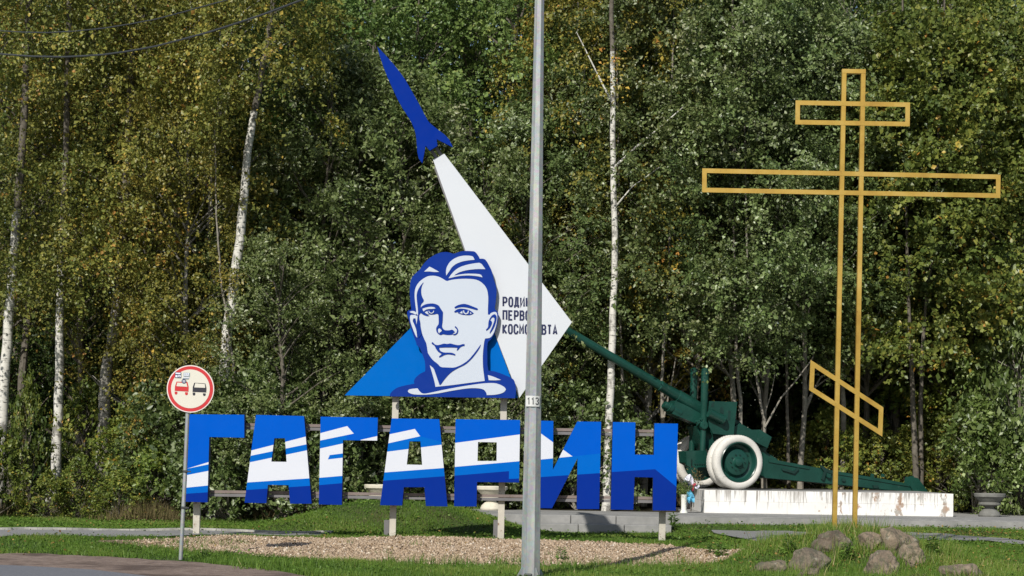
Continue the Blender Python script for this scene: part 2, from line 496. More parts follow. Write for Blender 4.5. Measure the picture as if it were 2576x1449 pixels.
STRIPS = {}
def strip(name, back, front, m, off, label, nseg=90, ncross=6, world=False, smooth=True):
    """ground sheet between a far and a near edge, following the terrain"""
    f = (lambda p: Vector((p[0], p[1], 0))) if world else (lambda p: p if isinstance(p, Vector) else unproj(*p, d0=4))
    B = sorted([f(p) for p in back], key=lambda p: p.x); A = sorted([f(p) for p in front], key=lambda p: p.x)
    bx, by = [p.x for p in B], [p.y for p in B]; ax, ay = [p.x for p in A], [p.y for p in A]
    x0, x1 = max(bx[0], ax[0]), min(bx[-1], ax[-1])
    X = np.linspace(x0, x1, nseg)
    wob = .05 * np.sin(X * 5.1) + .03 * np.sin(X * 12.7 + 1)
    yb = np.interp(X, bx, by) + wob; ya = np.interp(X, ax, ay) - .04 * np.sin(X * 6.7 + 2) - .03 * np.sin(X * 15)
    ya = np.minimum(ya, yb)
    T = np.linspace(0, 1, ncross)[:, None]
    Y = ya[None] * (1 - T) + yb[None] * T
    XX = np.repeat(X[None], ncross, 0)
    V = np.stack([XX, Y, G(XX, Y) + off], -1).reshape(-1, 3)
    i = np.arange(len(V)).reshape(ncross, nseg)
    Fq = np.stack([i[:-1, :-1], i[:-1, 1:], i[1:, 1:], i[1:, :-1]], -1).reshape(-1, 4)
    me = raw_mesh(name, V, Fq, m); me.shade_smooth()
    o = tag(new_obj(name, me), label, kind='structure')
    STRIPS[name] = (X, ya, yb)
    return o
def in_strip(name, x, y, pad=0.0):
    X, ya, yb = STRIPS[name]
    return (x > X[0]) & (x < X[-1]) & (y > np.interp(x, X, ya) + pad) & (y < np.interp(x, X, yb) - pad)

gravel = strip('gravel_bed', [(240, 1361), (500, 1352), (980, 1353), (1260, 1359), (1660, 1373), (1870, 1384)],
      [(240, 1366), (360, 1376), (500, 1390), (700, 1404), (1000, 1420), (1300, 1427), (1600, 1429), (1790, 1424), (1870, 1387)],
      M['gravel_base'], .014, 'tan gravel strip under the blue lettering')
strip('left_path', [(-300, 1335), (0, 1336), (400, 1338), (835, 1344)], [(-300, 1353), (0, 1353), (300, 1353), (835, 1351)],
      M['asphalt_path'], .022, 'grey asphalt path in front of the birches')
strip('right_path', [(1790, 1340), (1881, 1341), (2015, 1343), (2270, 1345), (2388, 1348), (2548, 1361), (2700, 1376)],
      [(1790, 1342), (1930, 1352), (1983, 1357), (2100, 1360), (2290, 1363), (2486, 1366), (2700, 1380)],
      M['asphalt_path'], .045, 'narrow grey path behind the golden cross')
strip('dirt_shoulder', [(-300, 1389), (0, 1394), (180, 1398), (350, 1407), (550, 1421), (700, 1438), (800, 1455), (1000, 1490), (2900, 1750)],
      [Vector((-40, 10, 0)), Vector((40, 8, 0))], M['dirt'], .010, 'bare brown dirt verge beside the road', nseg=140, ncross=10)
rb = [unproj(*p, d0=3) for p in [(-300, 1414), (0, 1424), (150, 1431), (260, 1439), (340, 1450), (460, 1466), (900, 1540), (2900, 1900)]]
strip('road', [(-300, rb[0].y + .6)] + [(p.x, p.y) for p in rb] + [(300, rb[-1].y - 1)], [(-300, -20), (300, -20)], M['road'], .022,
      'grey asphalt road at the lower left corner', nseg=600, ncross=3, world=True)

# kerb behind the left path
kb = MB()
X, ya, yb = STRIPS['left_path']
for i in range(len(X) - 1):
    a = Vector((X[i], yb[i] + .06, float(G(X[i], yb[i])) + .0)); b = Vector((X[i+1], yb[i+1] + .06, float(G(X[i+1], yb[i+1])) + .0))
    kb.beam(a, b, .10, .12, up=(0, 0, 1), ext=.004)
tag(kb.build('kerb', M['kerb']), 'pale concrete kerb along the back of the left path', kind='structure')

# paved platform and its steps
PZ = .45
pf = MB(); pf.box((PLX0, 41.0, 0.0), (3.9, 43.8, PZ)); pf.box((3.9, 41.0, 0.0), (PLX1, 48.6, PZ))
xs0 = P(1305, 1300, 40).x; xs1 = P(1691, 1300, 40).x
platform = pf.build('platform', M['concrete'])
tag(platform, 'grey concrete platform under the gun', kind='structure')
def blocks(edges_px, y0, y1, z0, z1, name='concrete_block'):
    for a, b in zip(edges_px[:-1], edges_px[1:]):
        xa, xb = P(a, 1310, y0).x + .006, P(b, 1310, y0).x - .006
        dz = random.uniform(-.006, .006)
        m = MB(); m.box((xa, y0 + random.uniform(-.01, .01), z0), (xb, y1, z1 + dz))
        o = m.build(name, M['concrete'], steps); bevel(o, .012)
steps = tag(bpy.data.objects.new('steps', None), 'two grey concrete steps up to the platform', kind='structure')
scene.collection.objects.link(steps)
blocks([1225, 1330, 1436, 1550, 1692], 40.0, 40.994, .0, PZ + .003)
blocks([1235, 1338, 1455, 1571, 1690], 39.55, 39.98, -.05, .292)
xr = P(1700, 1310, 40.3).x
fl = MB(); fl.box((xr, 40.55, .0), (PLX1, 40.995, PZ - .012))
fl.build('edge_strip', M['concrete'], platform)

# ------------------------------------------------------------------ town sign (one thing: letters, portrait, rocket, frame)
YS = 33.0
sign = thing('town_sign', 'large blue and white town sign with letters, portrait and rocket on steel posts', 'town sign', P(1090, 1362, YS + .33))
SO = sign.location
def mk(y): return lambda px, py: P(px, py, y)
def bld(mb, name, mats, parent=sign, smooth=False):
    mb.v = [tuple(Vector(v) - SO) for v in mb.v]
    return mb.build(name, mats, parent, smooth)
z2 = Zm(560, 1340, 2.195); z3 = Zm(1400, 1460, 2.0355)
def cv(f, pts): return [f(*p) for p in pts]

def inside(poly, x, y):
    c = False; n = len(poly)
    for i in range(n):
        x1, y1 = poly[i]; x2, y2 = poly[i-1]
        if (y1 > y) != (y2 > y) and x < (x2 - x1) * (y - y1) / (y2 - y1) + x1: c = not c
    return c

def letter(outline, hole, regions, depth=.2):
    """letter as a deep box; its printed front is cut along the stripe edges"""
    bm = bmesh.new()
    loops = [outline] + ([hole] if hole else [])
    tr = tessellate_polygon([[Vector((p[0], p[1], 0)) for p in l] for l in loops])
    flat = [p for l in loops for p in l]
    vs = [bm.verts.new((p[0], p[1], 0)) for p in flat]
    for t in tr:
        try: bm.faces.new([vs[i] for i in t])
        except ValueError: pass
    for poly, mi in regions:
        for i in range(len(poly)):
            a, b = Vector((*poly[i-1], 0)), Vector((*poly[i], 0))
            d = b - a
            if d.length < 1e-4: continue
            n = Vector((-d.y, d.x, 0)).normalized()
            bmesh.ops.bisect_plane(bm, geom=bm.verts[:] + bm.edges[:] + bm.faces[:], plane_co=a, plane_no=n, dist=1e-4)
    for f in bm.faces:
        c = f.calc_center_median()
        for poly, mi in regions:
            if inside(poly, c.x, c.y): f.material_index = mi
    front = [f for f in bm.faces]
    bd = [e for e in bm.edges if e.is_boundary]
    for v in bm.verts:
        w = P(v.co.x, v.co.y, YS) - SO
        v.co = w
    ex = bmesh.ops.extrude_edge_only(bm, edges=bd)
    for v in [g for g in ex['geom'] if isinstance(g, bmesh.types.BMVert)]: v.co.y += depth
    for f in [g for g in ex['geom'] if isinstance(g, bmesh.types.BMFace)]: f.material_index = 4
    bk = bmesh.ops.duplicate(bm, geom=front)
    for v in [g for g in bk['geom'] if isinstance(g, bmesh.types.BMVert)]: v.co.y += depth
    for f in [g for g in bk['geom'] if isinstance(g, bmesh.types.BMFace)]: f.material_index = 4; f.normal_flip()
    bmesh.ops.remove_doubles(bm, verts=bm.verts, dist=1e-5)
    bmesh.ops.recalc_face_normals(bm, faces=bm.faces)
    me = bpy.data.meshes.new('letter'); bm.to_mesh(me); bm.free()
    for k in ('blue_bright', 'white_film', 'blue_mid', 'blue_dark', 'blue_edge_shade'): me.materials.append(M[k])
    return new_obj('letter', me, sign)
W_, MB_, DK = 1, 2, 3
BIG = 1400
def below(*pts):
    """region under a line of picture points"""
    p = list(pts)
    return [(p[0][0]-60, p[0][1] + 60*(p[0][1]-p[1][1])/(p[1][0]-p[0][0])*1.0)] + p + [(p[-1][0]+60, p[-1][1]), (p[-1][0]+60, BIG), (p[0][0]-60, BIG)]
def band(l0, r0, l1, r1): return [l0, r0, r1, l1]
# Г
letter(cv(z2, [(342,488),(793,492),(793,682),(503,676),(488,1217),(303,1212)]), None, [
    (cv(z2, [(300,944),(520,896),(520,1140),(290,1158)]), MB_),
    (cv(z2, [(318,939),(510,880),(510,900)]), W_),
    (cv(z2, [(300,995),(520,952),(520,1075),(290,1098)]), W_),
    (cv(z2, [(280,1148),(520,1132),(520,1300),(280,1300)]), DK)])
# А
letter(cv(z2, [(890,493),(1287,503),(1350,1228),(1172,1228),(1160,1075),(988,1072),(975,1224),(795,1220)]),
       cv(z2, [(1042,686),(1130,686),(1143,882),(1017,880)]), [
    (cv(z2, [(780,802),(1400,648),(1400,1076),(780,1117)]), MB_),
    (cv(z2, [(780,806),(1400,648),(1400,718),(780,845)]), W_),
    (cv(z2, [(780,898),(1400,768),(1400,1014),(780,1055)]), W_),
    (cv(z2, [(760,1118),(1400,1076),(1400,1300),(760,1300)]), DK)])
# Г
letter(cv(z2, [(1425,508),(1898,516),(1893,706),(1610,702),(1600,1238),(1410,1234)]), None, [
    (cv(z2, [(1390,712),(1640,660),(1640,1056),(1390,1076)]), MB_),
    (cv(z2, [(1390,653),(1645,586),(1700,648),(1390,712)]), W_),
    (cv(z2, [(1755,700),(1920,663),(1920,740),(1755,705)]), W_),
    (cv(z2, [(1390,778),(1640,723),(1640,995),(1390,1016)]), W_),
    (cv(z2, [(1500,826),(1640,808),(1640,844),(1485,862)]), MB_),
    (cv(z2, [(1390,1077),(1640,1055),(1640,1300),(1390,1300)]), DK)])
# А
letter(cv(z3, [(157,240),(522,246),(585,916),(420,912),(408,768),(250,768),(237,908),(68,906)]),
       cv(z3, [(293,416),(378,416),(391,597),(273,594)]), [
    (cv(z3, [(60,445),(376,377),(620,440),(620,682),(60,722)]), MB_),
    (cv(z3, [(60,379),(335,321),(376,377),(60,447)]), W_),
    (cv(z3, [(60,504),(620,432),(620,616),(60,658)]), W_),
    (cv(z3, [(40,722),(620,680),(620,1000),(40,1000)]), DK)])
# Р
letter(cv(z3, [(648,246),(1143,252),(1135,732),(812,728),(808,916),(636,914)]),
       cv(z3, [(820,421),(964,424),(962,567),(816,567)]), [
    (cv(z3, [(600,618),(1180,565),(1180,760),(600,760)]), MB_),
    (cv(z3, [(600,434),(1180,358),(1180,565),(600,616)]), W_),
    (cv(z3, [(600,683),(1058,645),(1057,705),(1180,699),(1180,1000),(600,1000)]), DK)])
# И
letter(cv(z3, [(1226,256),(1398,260),(1395,635),(1582,264),(1765,266),(1750,936),(1578,936),(1584,545),(1388,930),(1216,926)]), None, [
    (cv(z3, [(1200,565),(1545,532),(1800,505),(1800,660),(1200,700)]), MB_),
    (cv(z3, [(1200,283),(1306,358),(1545,532),(1200,566)]), W_),
    (cv(z3, [(1200,697),(1800,657),(1800,1000),(1200,1000)]), DK)])
# Н
letter(cv(z3, [(1855,268),(2028,270),(2024,518),(2170,520),(2175,278),(2355,280),(2338,948),(2163,946),(2164,694),(2022,690),(2012,942),(1840,940)]), None, [
    (cv(z3, [(1800,655),(2180,630),(2400,813),(2400,1000),(1800,1000)]), DK)])

# steel frame: posts, short stubs and rail pairs
def post(px0, py0, px1, py1, y, w, name='post', m='post_white'):
    b = MB(); b.beam(P(px0, py0, y), P(px1, py1, y), w, w, up=(0, 1, 0))
    return bld(b, name, M[m])
post(494, 1366, 499, 1060, YS + .33, .108)
post(987, 1368, 996, 985, YS + .33, .108)
post(1259, 1374, 1268, 985, YS + .33, .108)
post(1664, 1386, 1672, 1072, YS + .33, .108)
post(972, 1368, 973, 1308, YS + .55, .085, 'post_stub', 'rail_grey')
post(1246, 1374, 1248, 1308, YS + .55, .085, 'post_stub', 'rail_grey')
for (yl, yr, m) in ((1066, 1085.5, 'rail_brown'), (1074.5, 1094.5, 'rail_grey'), (1236, 1254, 'rail_brown'), (1244.5, 1262.5, 'rail_grey')):
    b = MB(); b.beam(P(500, yl, YS + .236), P(1690, yr, YS + .236), .048, .066, up=(0, 1, 0))
    bld(b, 'rail', M[m])

# rocket and white trail
z8 = Zm(1380, 140, 2.5875); z1 = Zm(1260, 900, 2.2638)
def plate(name, pts, y0, th, m, edge=None):
    b = MB()
    b.prism([P(*p, y0) for p in pts], [P(*p, y0) + Vector((0, th, 0)) for p in pts], 0, 1)
    return bld(b, name, [M[m], M[edge or m]])
def smooth2(pts, it=1, keep=60):
    for _ in range(it):
        out = []; n = len(pts)
        for i in range(n):
            a, b, c = Vector(pts[i-1]), Vector(pts[i]), Vector(pts[(i+1) % n])
            d1, d2 = b - a, c - b
            if d1.length < 1e-6 or d2.length < 1e-6: continue
            if math.degrees(d1.angle(d2)) > keep: out.append(tuple(b))
            else:
                out.append(tuple(b - d1 * .22)); out.append(tuple(b + d2 * .22))
        pts = out
    return pts
rk = cv(z8, [(110,90),(200,185),(280,275),(375,400),(450,530),(520,655),(580,770),(610,825),(660,870),(800,975),(850,1075),(690,995),(698,1060),(622,1108),
     (583,1058),(550,1230),(505,1170),(490,960),(470,890),(440,820),(330,650),(250,480),(185,330),(130,170)])
plate('rocket', smooth2(rk, 1, 40), YS - .02, .06, 'blue_dark')
for ax_, ay_ in ((1080, 370), (1092, 364)):
    b = MB(); b.beam(P(ax_, ay_, YS + .215), P(ax_ + 34, ay_ + 50, YS + .215), .05, .045)
    bld(b, 'bracket', M['rail_grey'])
trail = plate('rocket_trail', [(1089.2,401.4),(1117.8,386.7),(1328,663.6),(1438.5,810.4),(1306.5,1001),(1250.4,853.7)], YS + .14, .05, 'white_panel')
plate('triangle_panel', [(866.9,994.5),(1182,673),(1249.4,853.7),(1303.5,1001)], YS + .155, .05, 'blue_tri')
b = MB()
b.beam(P(1096, 420, YS + .22), P(1270, 900, YS + .22), .06, .05); b.beam(P(900, 985, YS + .22), P(1300, 990, YS + .22), .06, .052)
b.beam(P(1150, 520, YS + .22), P(1400, 810, YS + .22), .06, .048)
bld(b, 'back_frame', M['rail_grey'])

# lettering on the white panel
GL = {'Р': [[(0,0),(0,1),(.7,1),(1,.87),(1,.58),(.7,.44),(0,.44)]],
 'О': ['c', (0,.18),(0,.82),(.28,1),(.72,1),(1,.82),(1,.18),(.72,0),(.28,0)],
 'Д': [[(.2,.16),(.32,1),(.86,1),(.86,.16)], [(-.04,-.16),(-.04,.06),(1.06,.06),(1.06,-.16)]],
 'И': [[(0,1),(0,0),(1,1),(1,0)]], 'Н': [[(0,0),(0,1)], [(1,0),(1,1)], [(0,.5),(1,.5)]],
 'А': [[(0,0),(.5,1),(1,0)], [(.12,.24),(.88,.24)]], 'П': [[(0,0),(0,1),(1,1),(1,0)]],
 'Е': [[(1,0),(0,0),(0,1),(1,1)], [(0,.52),(.85,.52)]],
 'В': [[(0,.5),(0,1),(.7,1),(.95,.87),(.95,.66),(.72,.53),(0,.53)], [(.6,.53),(1,.38),(1,.14),(.72,0),(0,0),(0,.6)]],
 'Г': [[(0,0),(0,1),(1,1)]], 'К': [[(0,0),(0,1)], [(1,1),(.1,.5),(1,0)]],
 'С': [[(1,.68),(1,.82),(.72,1),(.28,1),(0,.82),(0,.18),(.28,0),(.72,0),(1,.18),(1,.32)]],
 'М': [[(0,0),(0,1),(.5,.36),(1,1),(1,0)]], 'Т': [[(0,1),(1,1)], [(.5,1),(.5,0)]],
 '1': [[(.1,.78),(.55,1),(.55,0)]],
 '3': [[(0,.84),(.28,1),(.72,1),(1,.84),(1,.66),(.72,.53),(.4,.53)], [(.75,.46),(1,.36),(1,.16),(.72,0),(.28,0),(0,.16)]]}
def write(mb, text, x, y, w, h, adv, t, mapf, slope=0.0157):
    """text with its baseline at (x, y) in picture units"""
    k_ = 0
    for ch in text:
        g = GL.get(ch)
        if g:
            closed = g[0] == 'c'
            for st in ([g[1:]] if closed else g):
                k_ += 1; kk = k_ % 3
                mb.ribbon([(x + t/2 + q[0] * (w - t), y + slope * q[0] * w - t/2 - q[1] * (h - t)) for q in st], t, lambda a_, b_, kk=kk: mapf(a_, b_) - Vector((0, .0012 * kk, 0)), closed)
        x += adv; y += adv * slope
tx = MB()
mt = lambda px, py: P(px, py, YS + .136)
write(tx, 'РОДИНА', 1264, 772.2, 12.5, 26, 14.6, 4.3, mt)
write(tx, 'ПЕРВОГО', 1264, 806.0, 12.5, 26, 14.3, 4.3, mt)
write(tx, 'КОСМОНАВТА', 1263.6, 840.6, 12.5, 26, 14.05, 4.3, mt)
bld(tx, 'inscription', M['text_navy'], trail)

# portrait
za = Zm(1530, 940, 5.175); zb = Zm(1530, 1120, 5.175); zc = Zm(1440, 1260, 4.6)
YP = YS + .02
out = cv(za, [(275,398),(345,290),(440,190),(560,110),(680,62),(790,52),(870,68),(935,92),(1020,60),(1100,38),(1190,32),(1280,36),(1345,42),(1390,85),(1438,160),(1442,184),
    (1520,184),(1560,205),(1610,280),(1690,440),(1715,580),(1755,690),(1775,800),(1770,900),(1755,1050),(1735,1160),(1770,1195),(1805,1240)]) \
  + cv(zb, [(1812,360),(1800,460),(1778,580),(1720,730),(1665,830),(1602,875),(1590,1000),(1596,1200)]) \
  + cv(zc, [(1830,520),(1850,636),(1950,645),(2060,680),(2240,755),(2300,800),(2325,930),(2330,1000),(2310,1112),(1500,1098),(140,1080),(142,1040),(180,990),(260,930),(380,895),(565,860),
    (555,810),(590,750),(660,690),(752,645),(755,560),(745,460),(700,340),(660,235),(600,185)]) \
  + cv(zb, [(215,920),(170,800),(130,700),(95,600),(75,480),(35,370),(25,300),(50,262),(110,245)]) + cv(za, [(90,1000),(78,830),(90,640),(120,550),(180,480)])
portrait = plate('portrait_board', smooth2(out, 1), YP, .05, 'portrait_blue', 'blue_edge_shade')
def prints(name, polys, y, m, strokes=()):
    for i, p in enumerate(polys):
        b = MB(); b.poly([P(*q, y - .0004 * i) for q in smooth2(p, 1)]); bld(b, name, M[m], portrait)
    for pts, w in strokes:
        b = MB(); b.ribbon(pts, w, lambda px, py: P(px, py, y - .004)); bld(b, name, M[m], portrait)
face = cv(za, [(800,625),(880,600),(1000,582),(1150,575),(1300,580),(1400,600),(1480,645),(1550,715),(1590,790),(1610,900),(1612,1000),(1605,1150),(1605,1275),(1640,1280),(1660,1245),(1720,1222),(1765,1225)]) \
  + cv(zb, [(1785,330),(1788,420),(1770,540),(1730,680),(1680,770),(1630,803),(1550,810),(1530,880),(1505,1100),(1505,1300)]) \
  + cv(zc, [(1757,600),(1785,812),(1500,848),(1200,888),(930,915),(920,850),(880,700),(825,520),(800,330),(785,230),(770,150)]) \
  + cv(zb, [(380,860),(320,720),(290,580),(212,545),(222,470),(240,370)]) + cv(za, [(205,1240),(205,1200),(185,1050),(172,900),(180,790),(215,700),(280,620),(370,555),(450,520),(560,515),(660,540),(740,585)])
hair = [cv(za, [(360,437),(430,370),(465,340),(510,360),(655,442),(560,445),(460,432)]),
  cv(za, [(790,515),(785,430),(800,350),(850,260),(930,190),(1040,140),(1150,122),(1250,125),(1315,140),(1345,205),(1230,215),(1100,238),(980,285),(900,350),(850,430)]),
  cv(za, [(835,568),(880,500),(960,410),(1060,345),(1200,300),(1350,272),(1465,262),(1555,388),(1400,385),(1200,405),(1050,445),(960,498),(950,515),(1060,490),(1200,475),(1350,478),(1465,487),(1500,547),(1400,525),(1250,510),(1100,515),(970,535)])]
ear = [cv(zb, [(75,292),(115,272),(165,275),(205,300),(215,335),(185,345),(150,320),(100,308)]),
  cv(zb, [(110,350),(185,350),(232,380),(222,470),(210,540),(205,480),(190,415),(150,420),(135,470),(170,540),(210,650),(225,795),(195,760),(130,600),(90,480),(82,400),(90,360)])]
collar = [cv(zc, [(450,990),(470,960),(530,948),(620,940),(650,985),(690,1025),(740,1035),(830,1020),(1100,960),(1400,905),(1700,860),(1850,848),(1970,850),(2060,880),(2130,920),(2155,960),(2120,1010),(2040,1040),
   (1940,1055),(1820,1058),(1815,1020),(1780,970),(1720,945),(1600,935),(1450,945),(1200,985),(1000,1025),(800,1050),(650,1052),(540,1045),(470,1020)]),
  cv(zc, [(1840,710),(1930,735),(2070,795),(1960,803),(1855,800)])]
prints('light_print', [face] + hair + ear + collar, YP - .004, 'portrait_white')
sh = cv(za, [(350,655),(320,700),(300,790),(305,880),(330,950),(355,990),(345,1030),(300,1070),(288,1150)]) + cv(zb, [(295,315),(270,340),(262,380),(270,450),(285,490),(290,580),(320,720),(250,800),(215,700),(210,545),(225,450),(240,370)]) \
   + cv(za, [(240,1200),(230,1100),(218,1000),(212,900),(230,810),(280,720),(340,650)])
eyeL = cv(za, [(285,1150),(320,1105),(400,1068),(500,1055),(580,1065),(650,1100),(665,1130),(700,1185),(728,1225)]) + cv(zb, [(728,300),(722,480),(708,560),(715,600),(750,642),(790,652),(860,650),(900,635),(940,655),(962,690),(930,700),
   (915,735),(850,742),(790,740),(730,725),(682,748),(640,725),(600,680),(592,610),(610,575),(642,530),(645,480),(640,345),(615,325),(560,342),(490,345),(430,330),(408,335),(465,370),(420,376),(350,352),(300,318),(283,300)])
browR = cv(zb, [(950,200),(1000,165),(1080,140),(1150,133),(1220,150),(1320,190),(1400,220),(1412,245),(1390,258),(1330,240),(1200,205),(1100,195),(1030,205),(965,225)])
eyeR = cv(zb, [(945,285),(990,245),(1060,225),(1150,232),(1230,250),(1290,285),(1330,320),(1270,352),(1200,355),(1100,345),(1020,315),(1030,290),(990,300),(960,305)])
mouth = cv(zb, [(505,905),(515,880),(540,890),(560,920),(610,942),(680,930),(740,908),(810,918),(870,905),(940,925),(1010,940),(1060,938),(1110,918),(1150,920),(1148,955),(1110,958),(1060,985),(1030,1030),(995,1050),(1010,990),(900,985),(780,985),(655,990),
   (660,1030),(690,1065),(750,1085),(830,1085),(910,1088),(970,1120),(965,1145),(920,1130),(830,1118),(760,1130),(700,1165),(655,1182),(648,1165),(705,1110),(640,1075),(595,1020),(560,945),(530,930)])
jaw = cv(zc, [(1718,175),(1690,215),(1620,310),(1500,455),(1380,535),(1260,583),(1150,580),(1020,575),(970,515),(900,465),(850,410),(775,290),(812,520),(900,590),(930,680),(1000,880),(1020,880),(1090,780),(1190,670),(1300,600),(1450,530),(1550,440),(1640,330),(1705,230)])
earR = cv(zb, [(1565,640),(1610,590),(1615,480),(1640,420),(1690,350),(1740,335),(1775,370),(1770,450),(1740,560),(1700,640),(1645,715),(1638,690),(1690,580),(1730,470),(1735,420),(1710,392),(1680,402),(1650,450),(1685,480),(1680,530),(1640,610),(1575,660)])
prints('shade_print', [sh, eyeL, browR, eyeR, mouth, jaw, earR], YP - .010, 'portrait_blue',
   [(cv(zb, [(962,576),(1000,612),(1016,655),(1003,702),(970,730),(928,733)]), 4.0 * .75)])
prints('eye_print', [cv(za, [(328,1160),(400,1135),(480,1122),(550,1128),(585,1155),(520,1165),(450,1165),(390,1180),(350,1215),(335,1190)]),
   cv(zb, [(372,300),(425,272),(430,305),(455,340),(405,328)]), cv(zb, [(630,640),(650,612),(680,625),(705,655),(690,680),(660,692),(662,712),(635,690)]),
   cv(zb, [(1050,312),(1105,270),(1110,325)]), cv(zb, [(1255,295),(1290,320),(1258,330)])], YP - .016, 'portrait_white',
   [(cv(za, [(450,1200),(465,1235),(500,1250),(535,1235),(548,1200)]), 1.9), (cv(zb, [(1128,262),(1138,308),(1175,330),(1213,312),(1226,267)]), 2.7)])
for px, py in ((1100, 880), (1180, 900), (1150, 720)):
    b = MB(); b.beam(P(px, py, YP + .05), P(px, py, YP + .135), .05, .05, up=(1, 0, 0)); bld(b, 'spacer', M['rail_grey'], portrait)

# ------------------------------------------------------------------ no-overtaking sign
YT = 28.6
zt = Zm(600, 1360, 6.9)
base = unproj(455, 1400)
ts = thing('road_sign', 'round red and white no overtaking road sign on a leaning grey pipe', 'road sign', P(455, 1402, YT))
def bt(mb, name, m, parent=ts, smooth=False):
    mb.v = [tuple(Vector(v) - ts.location) for v in mb.v]
    return mb.build(name, m, parent, smooth)
def disc(r, y, n=64):
    return [P(479 + r * math.cos(2*math.pi*k/n), 978.2 + r * math.sin(2*math.pi*k/n), y) for k in range(n)]
b = MB(); b.tube([P(454.5, 1408, YT + .05), P(465, 1205, YT + .05), P(476.5, 930, YT + .05)], .03, 14); bt(b, 'pipe', M['galv'], smooth=True)
b = MB(); b.prism(disc(59.6, YT), [p + Vector((0, .018, 0)) for p in disc(59.6, YT)]); face_o = bt(b, 'sign_face', M['sign_white'])
b = MB(); b.poly(disc(57, YT - .003)); bt(b, 'red_ring', M['sign_red'], face_o)
b = MB(); b.poly(disc(48.8, YT - .006)); bt(b, 'cream_field', M['sign_cream'], face_o)
def carp(body, win, wheels, m, nm):
    b = MB(); b.poly([P(*zt(*p), YT - .009) for p in body])
    for w in wheels:
        x0, x1, y0, y1 = w
        b.poly([P(*zt(*p), YT - .009) for p in [(x0, y0), (x1, y0+4), (x1, y1-25), (x1-18, y1), (x0+18, y1), (x0, y1-25)]])
    o = bt(b, nm, M[m], face_o)
    return win
w1 = carp([(455,545),(740,560),(770,690),(765,808),(405,785),(412,670)], [(475,570),(715,590),(735,682),(450,665)], [(405,475,805,882), (675,748,820,898)], 'sign_red', 'red_car_symbol')
w2 = carp([(915,575),(1205,595),(1233,715),(1228,830),(870,815),(875,690)], [(940,590),(1190,610),(1200,708),(915,697)], [(873,940,830,907), (1142,1212,850,920)], 'sign_black', 'black_car_symbol')
for w_ in (w1, w2):
    b = MB(); b.poly([P(*zt(*p), YT - .012) for p in w_]); bt(b, 'car_window', M['sign_cream'], face_o)
def quad(b, x0, y0, x1, y1, y, mi=0): b.poly([P(*zt(*p), y) for p in [(x0, y0), (x1, y0+6), (x1, y1+6), (x0, y1)]], mi)
b = MB(); quad(b, 415, 300, 575, 448, YT - .0125); quad(b, 428, 312, 560, 345, YT - .0145, 1); quad(b, 425, 375, 480, 430, YT - .0145, 1); quad(b, 495, 372, 562, 425, YT - .0145, 1); quad(b, 512, 388, 535, 412, YT - .0165, 0)
bt(b, 'sticker', [M['sticker_navy'], M['paper_white']], face_o)
b = MB(); quad(b, 632, 310, 798, 415, YT - .0125); quad(b, 645, 322, 775, 360, YT - .0145, 1); quad(b, 645, 368, 770, 388, YT - .0145, 1); quad(b, 612, 430, 785, 448, YT - .0125, 1); quad(b, 612, 455, 770, 478, YT - .0125)
quad(b, 660, 330, 690, 352, YT - .0165, 0); quad(b, 715, 330, 745, 352, YT - .0165, 0)
bt(b, 'sticker', [M['sticker_grey'], M['paper_white']], face_o)
cx0, cy0 = zt(645, 538)
b = MB(); b.poly([P(cx0 + 6*math.cos(k*.314), cy0 + 6*math.sin(k*.314), YT - .0155) for k in range(20)])
quad(b, 610, 515, 685, 530, YT - .0175, 1); quad(b, 612, 545, 680, 560, YT - .0175, 1)
bt(b, 'sticker', [M['sticker_navy'], M['paper_white']], face_o)
for py, px in ((1186, 466), (1277, 461.2)):
    b = MB(); b.tube([P(px - .15, py + 3, YT + .05), P(px + .15, py - 3, YT + .05)], .036, 14); b.beam(P(px, py, YT + .01), P(px + 14, py + .5, YT + .01), .02, .02)
    bt(b, 'clamp', M['wire'], smooth=True)

# ------------------------------------------------------------------ galvanised pole with plate 113
YL = 25.8
pole = thing('utility_pole', 'tall grey octagonal galvanised pole with white number plate 113', 'pole', P(1334.5, 1456, YL))
pm = F / YL
p0 = P(1334.3, 1456, YL); top = 9.6
b = MB(off=pole.location)
hs = [0, 1.5, 4, 7, top]
b.tube([(p0.x, YL, p0.z + h) for h in hs], [(49.3 - h * 3.36) / pm / 2 * 1.04 for h in hs], 8, phase=R(20))
b.build('shaft', M['galv'], pole)
for k in range(4):
    a = R(30 + 90 * k)
    dv = Vector((math.cos(a), math.sin(a), 0)); r0 = .12
    c = p0 + dv * r0
    f = [c - dv * .03 + Vector((0,0,-.02)), c + dv * .11 + Vector((0,0,-.02)), c + dv * .10 + Vector((0,0,.01)), c + dv * .012 + Vector((0,0,.15)), c - dv * .03 + Vector((0,0,.15))]
    s = dv.cross(Vector((0,0,1))) * .008
    b = MB(off=pole.location); b.prism([p + s for p in f], [p - s for p in f]); b.build('gusset', M['galv'], pole)
b = MB(off=pole.location); b.box((p0.x - .25, YL - .25, p0.z - .06), (p0.x + .25, YL + .25, p0.z - .022)); b.build('base_plate', M['galv'], pole)
b = MB(off=pole.location); dc = P(1330, 1449, YL - .135)
b.box((dc.x - .06, dc.y, dc.z - .12), (dc.x + .05, dc.y + .06, dc.z + .035)); bevel(b.build('cable_entry', M['wire'], pole), .02)
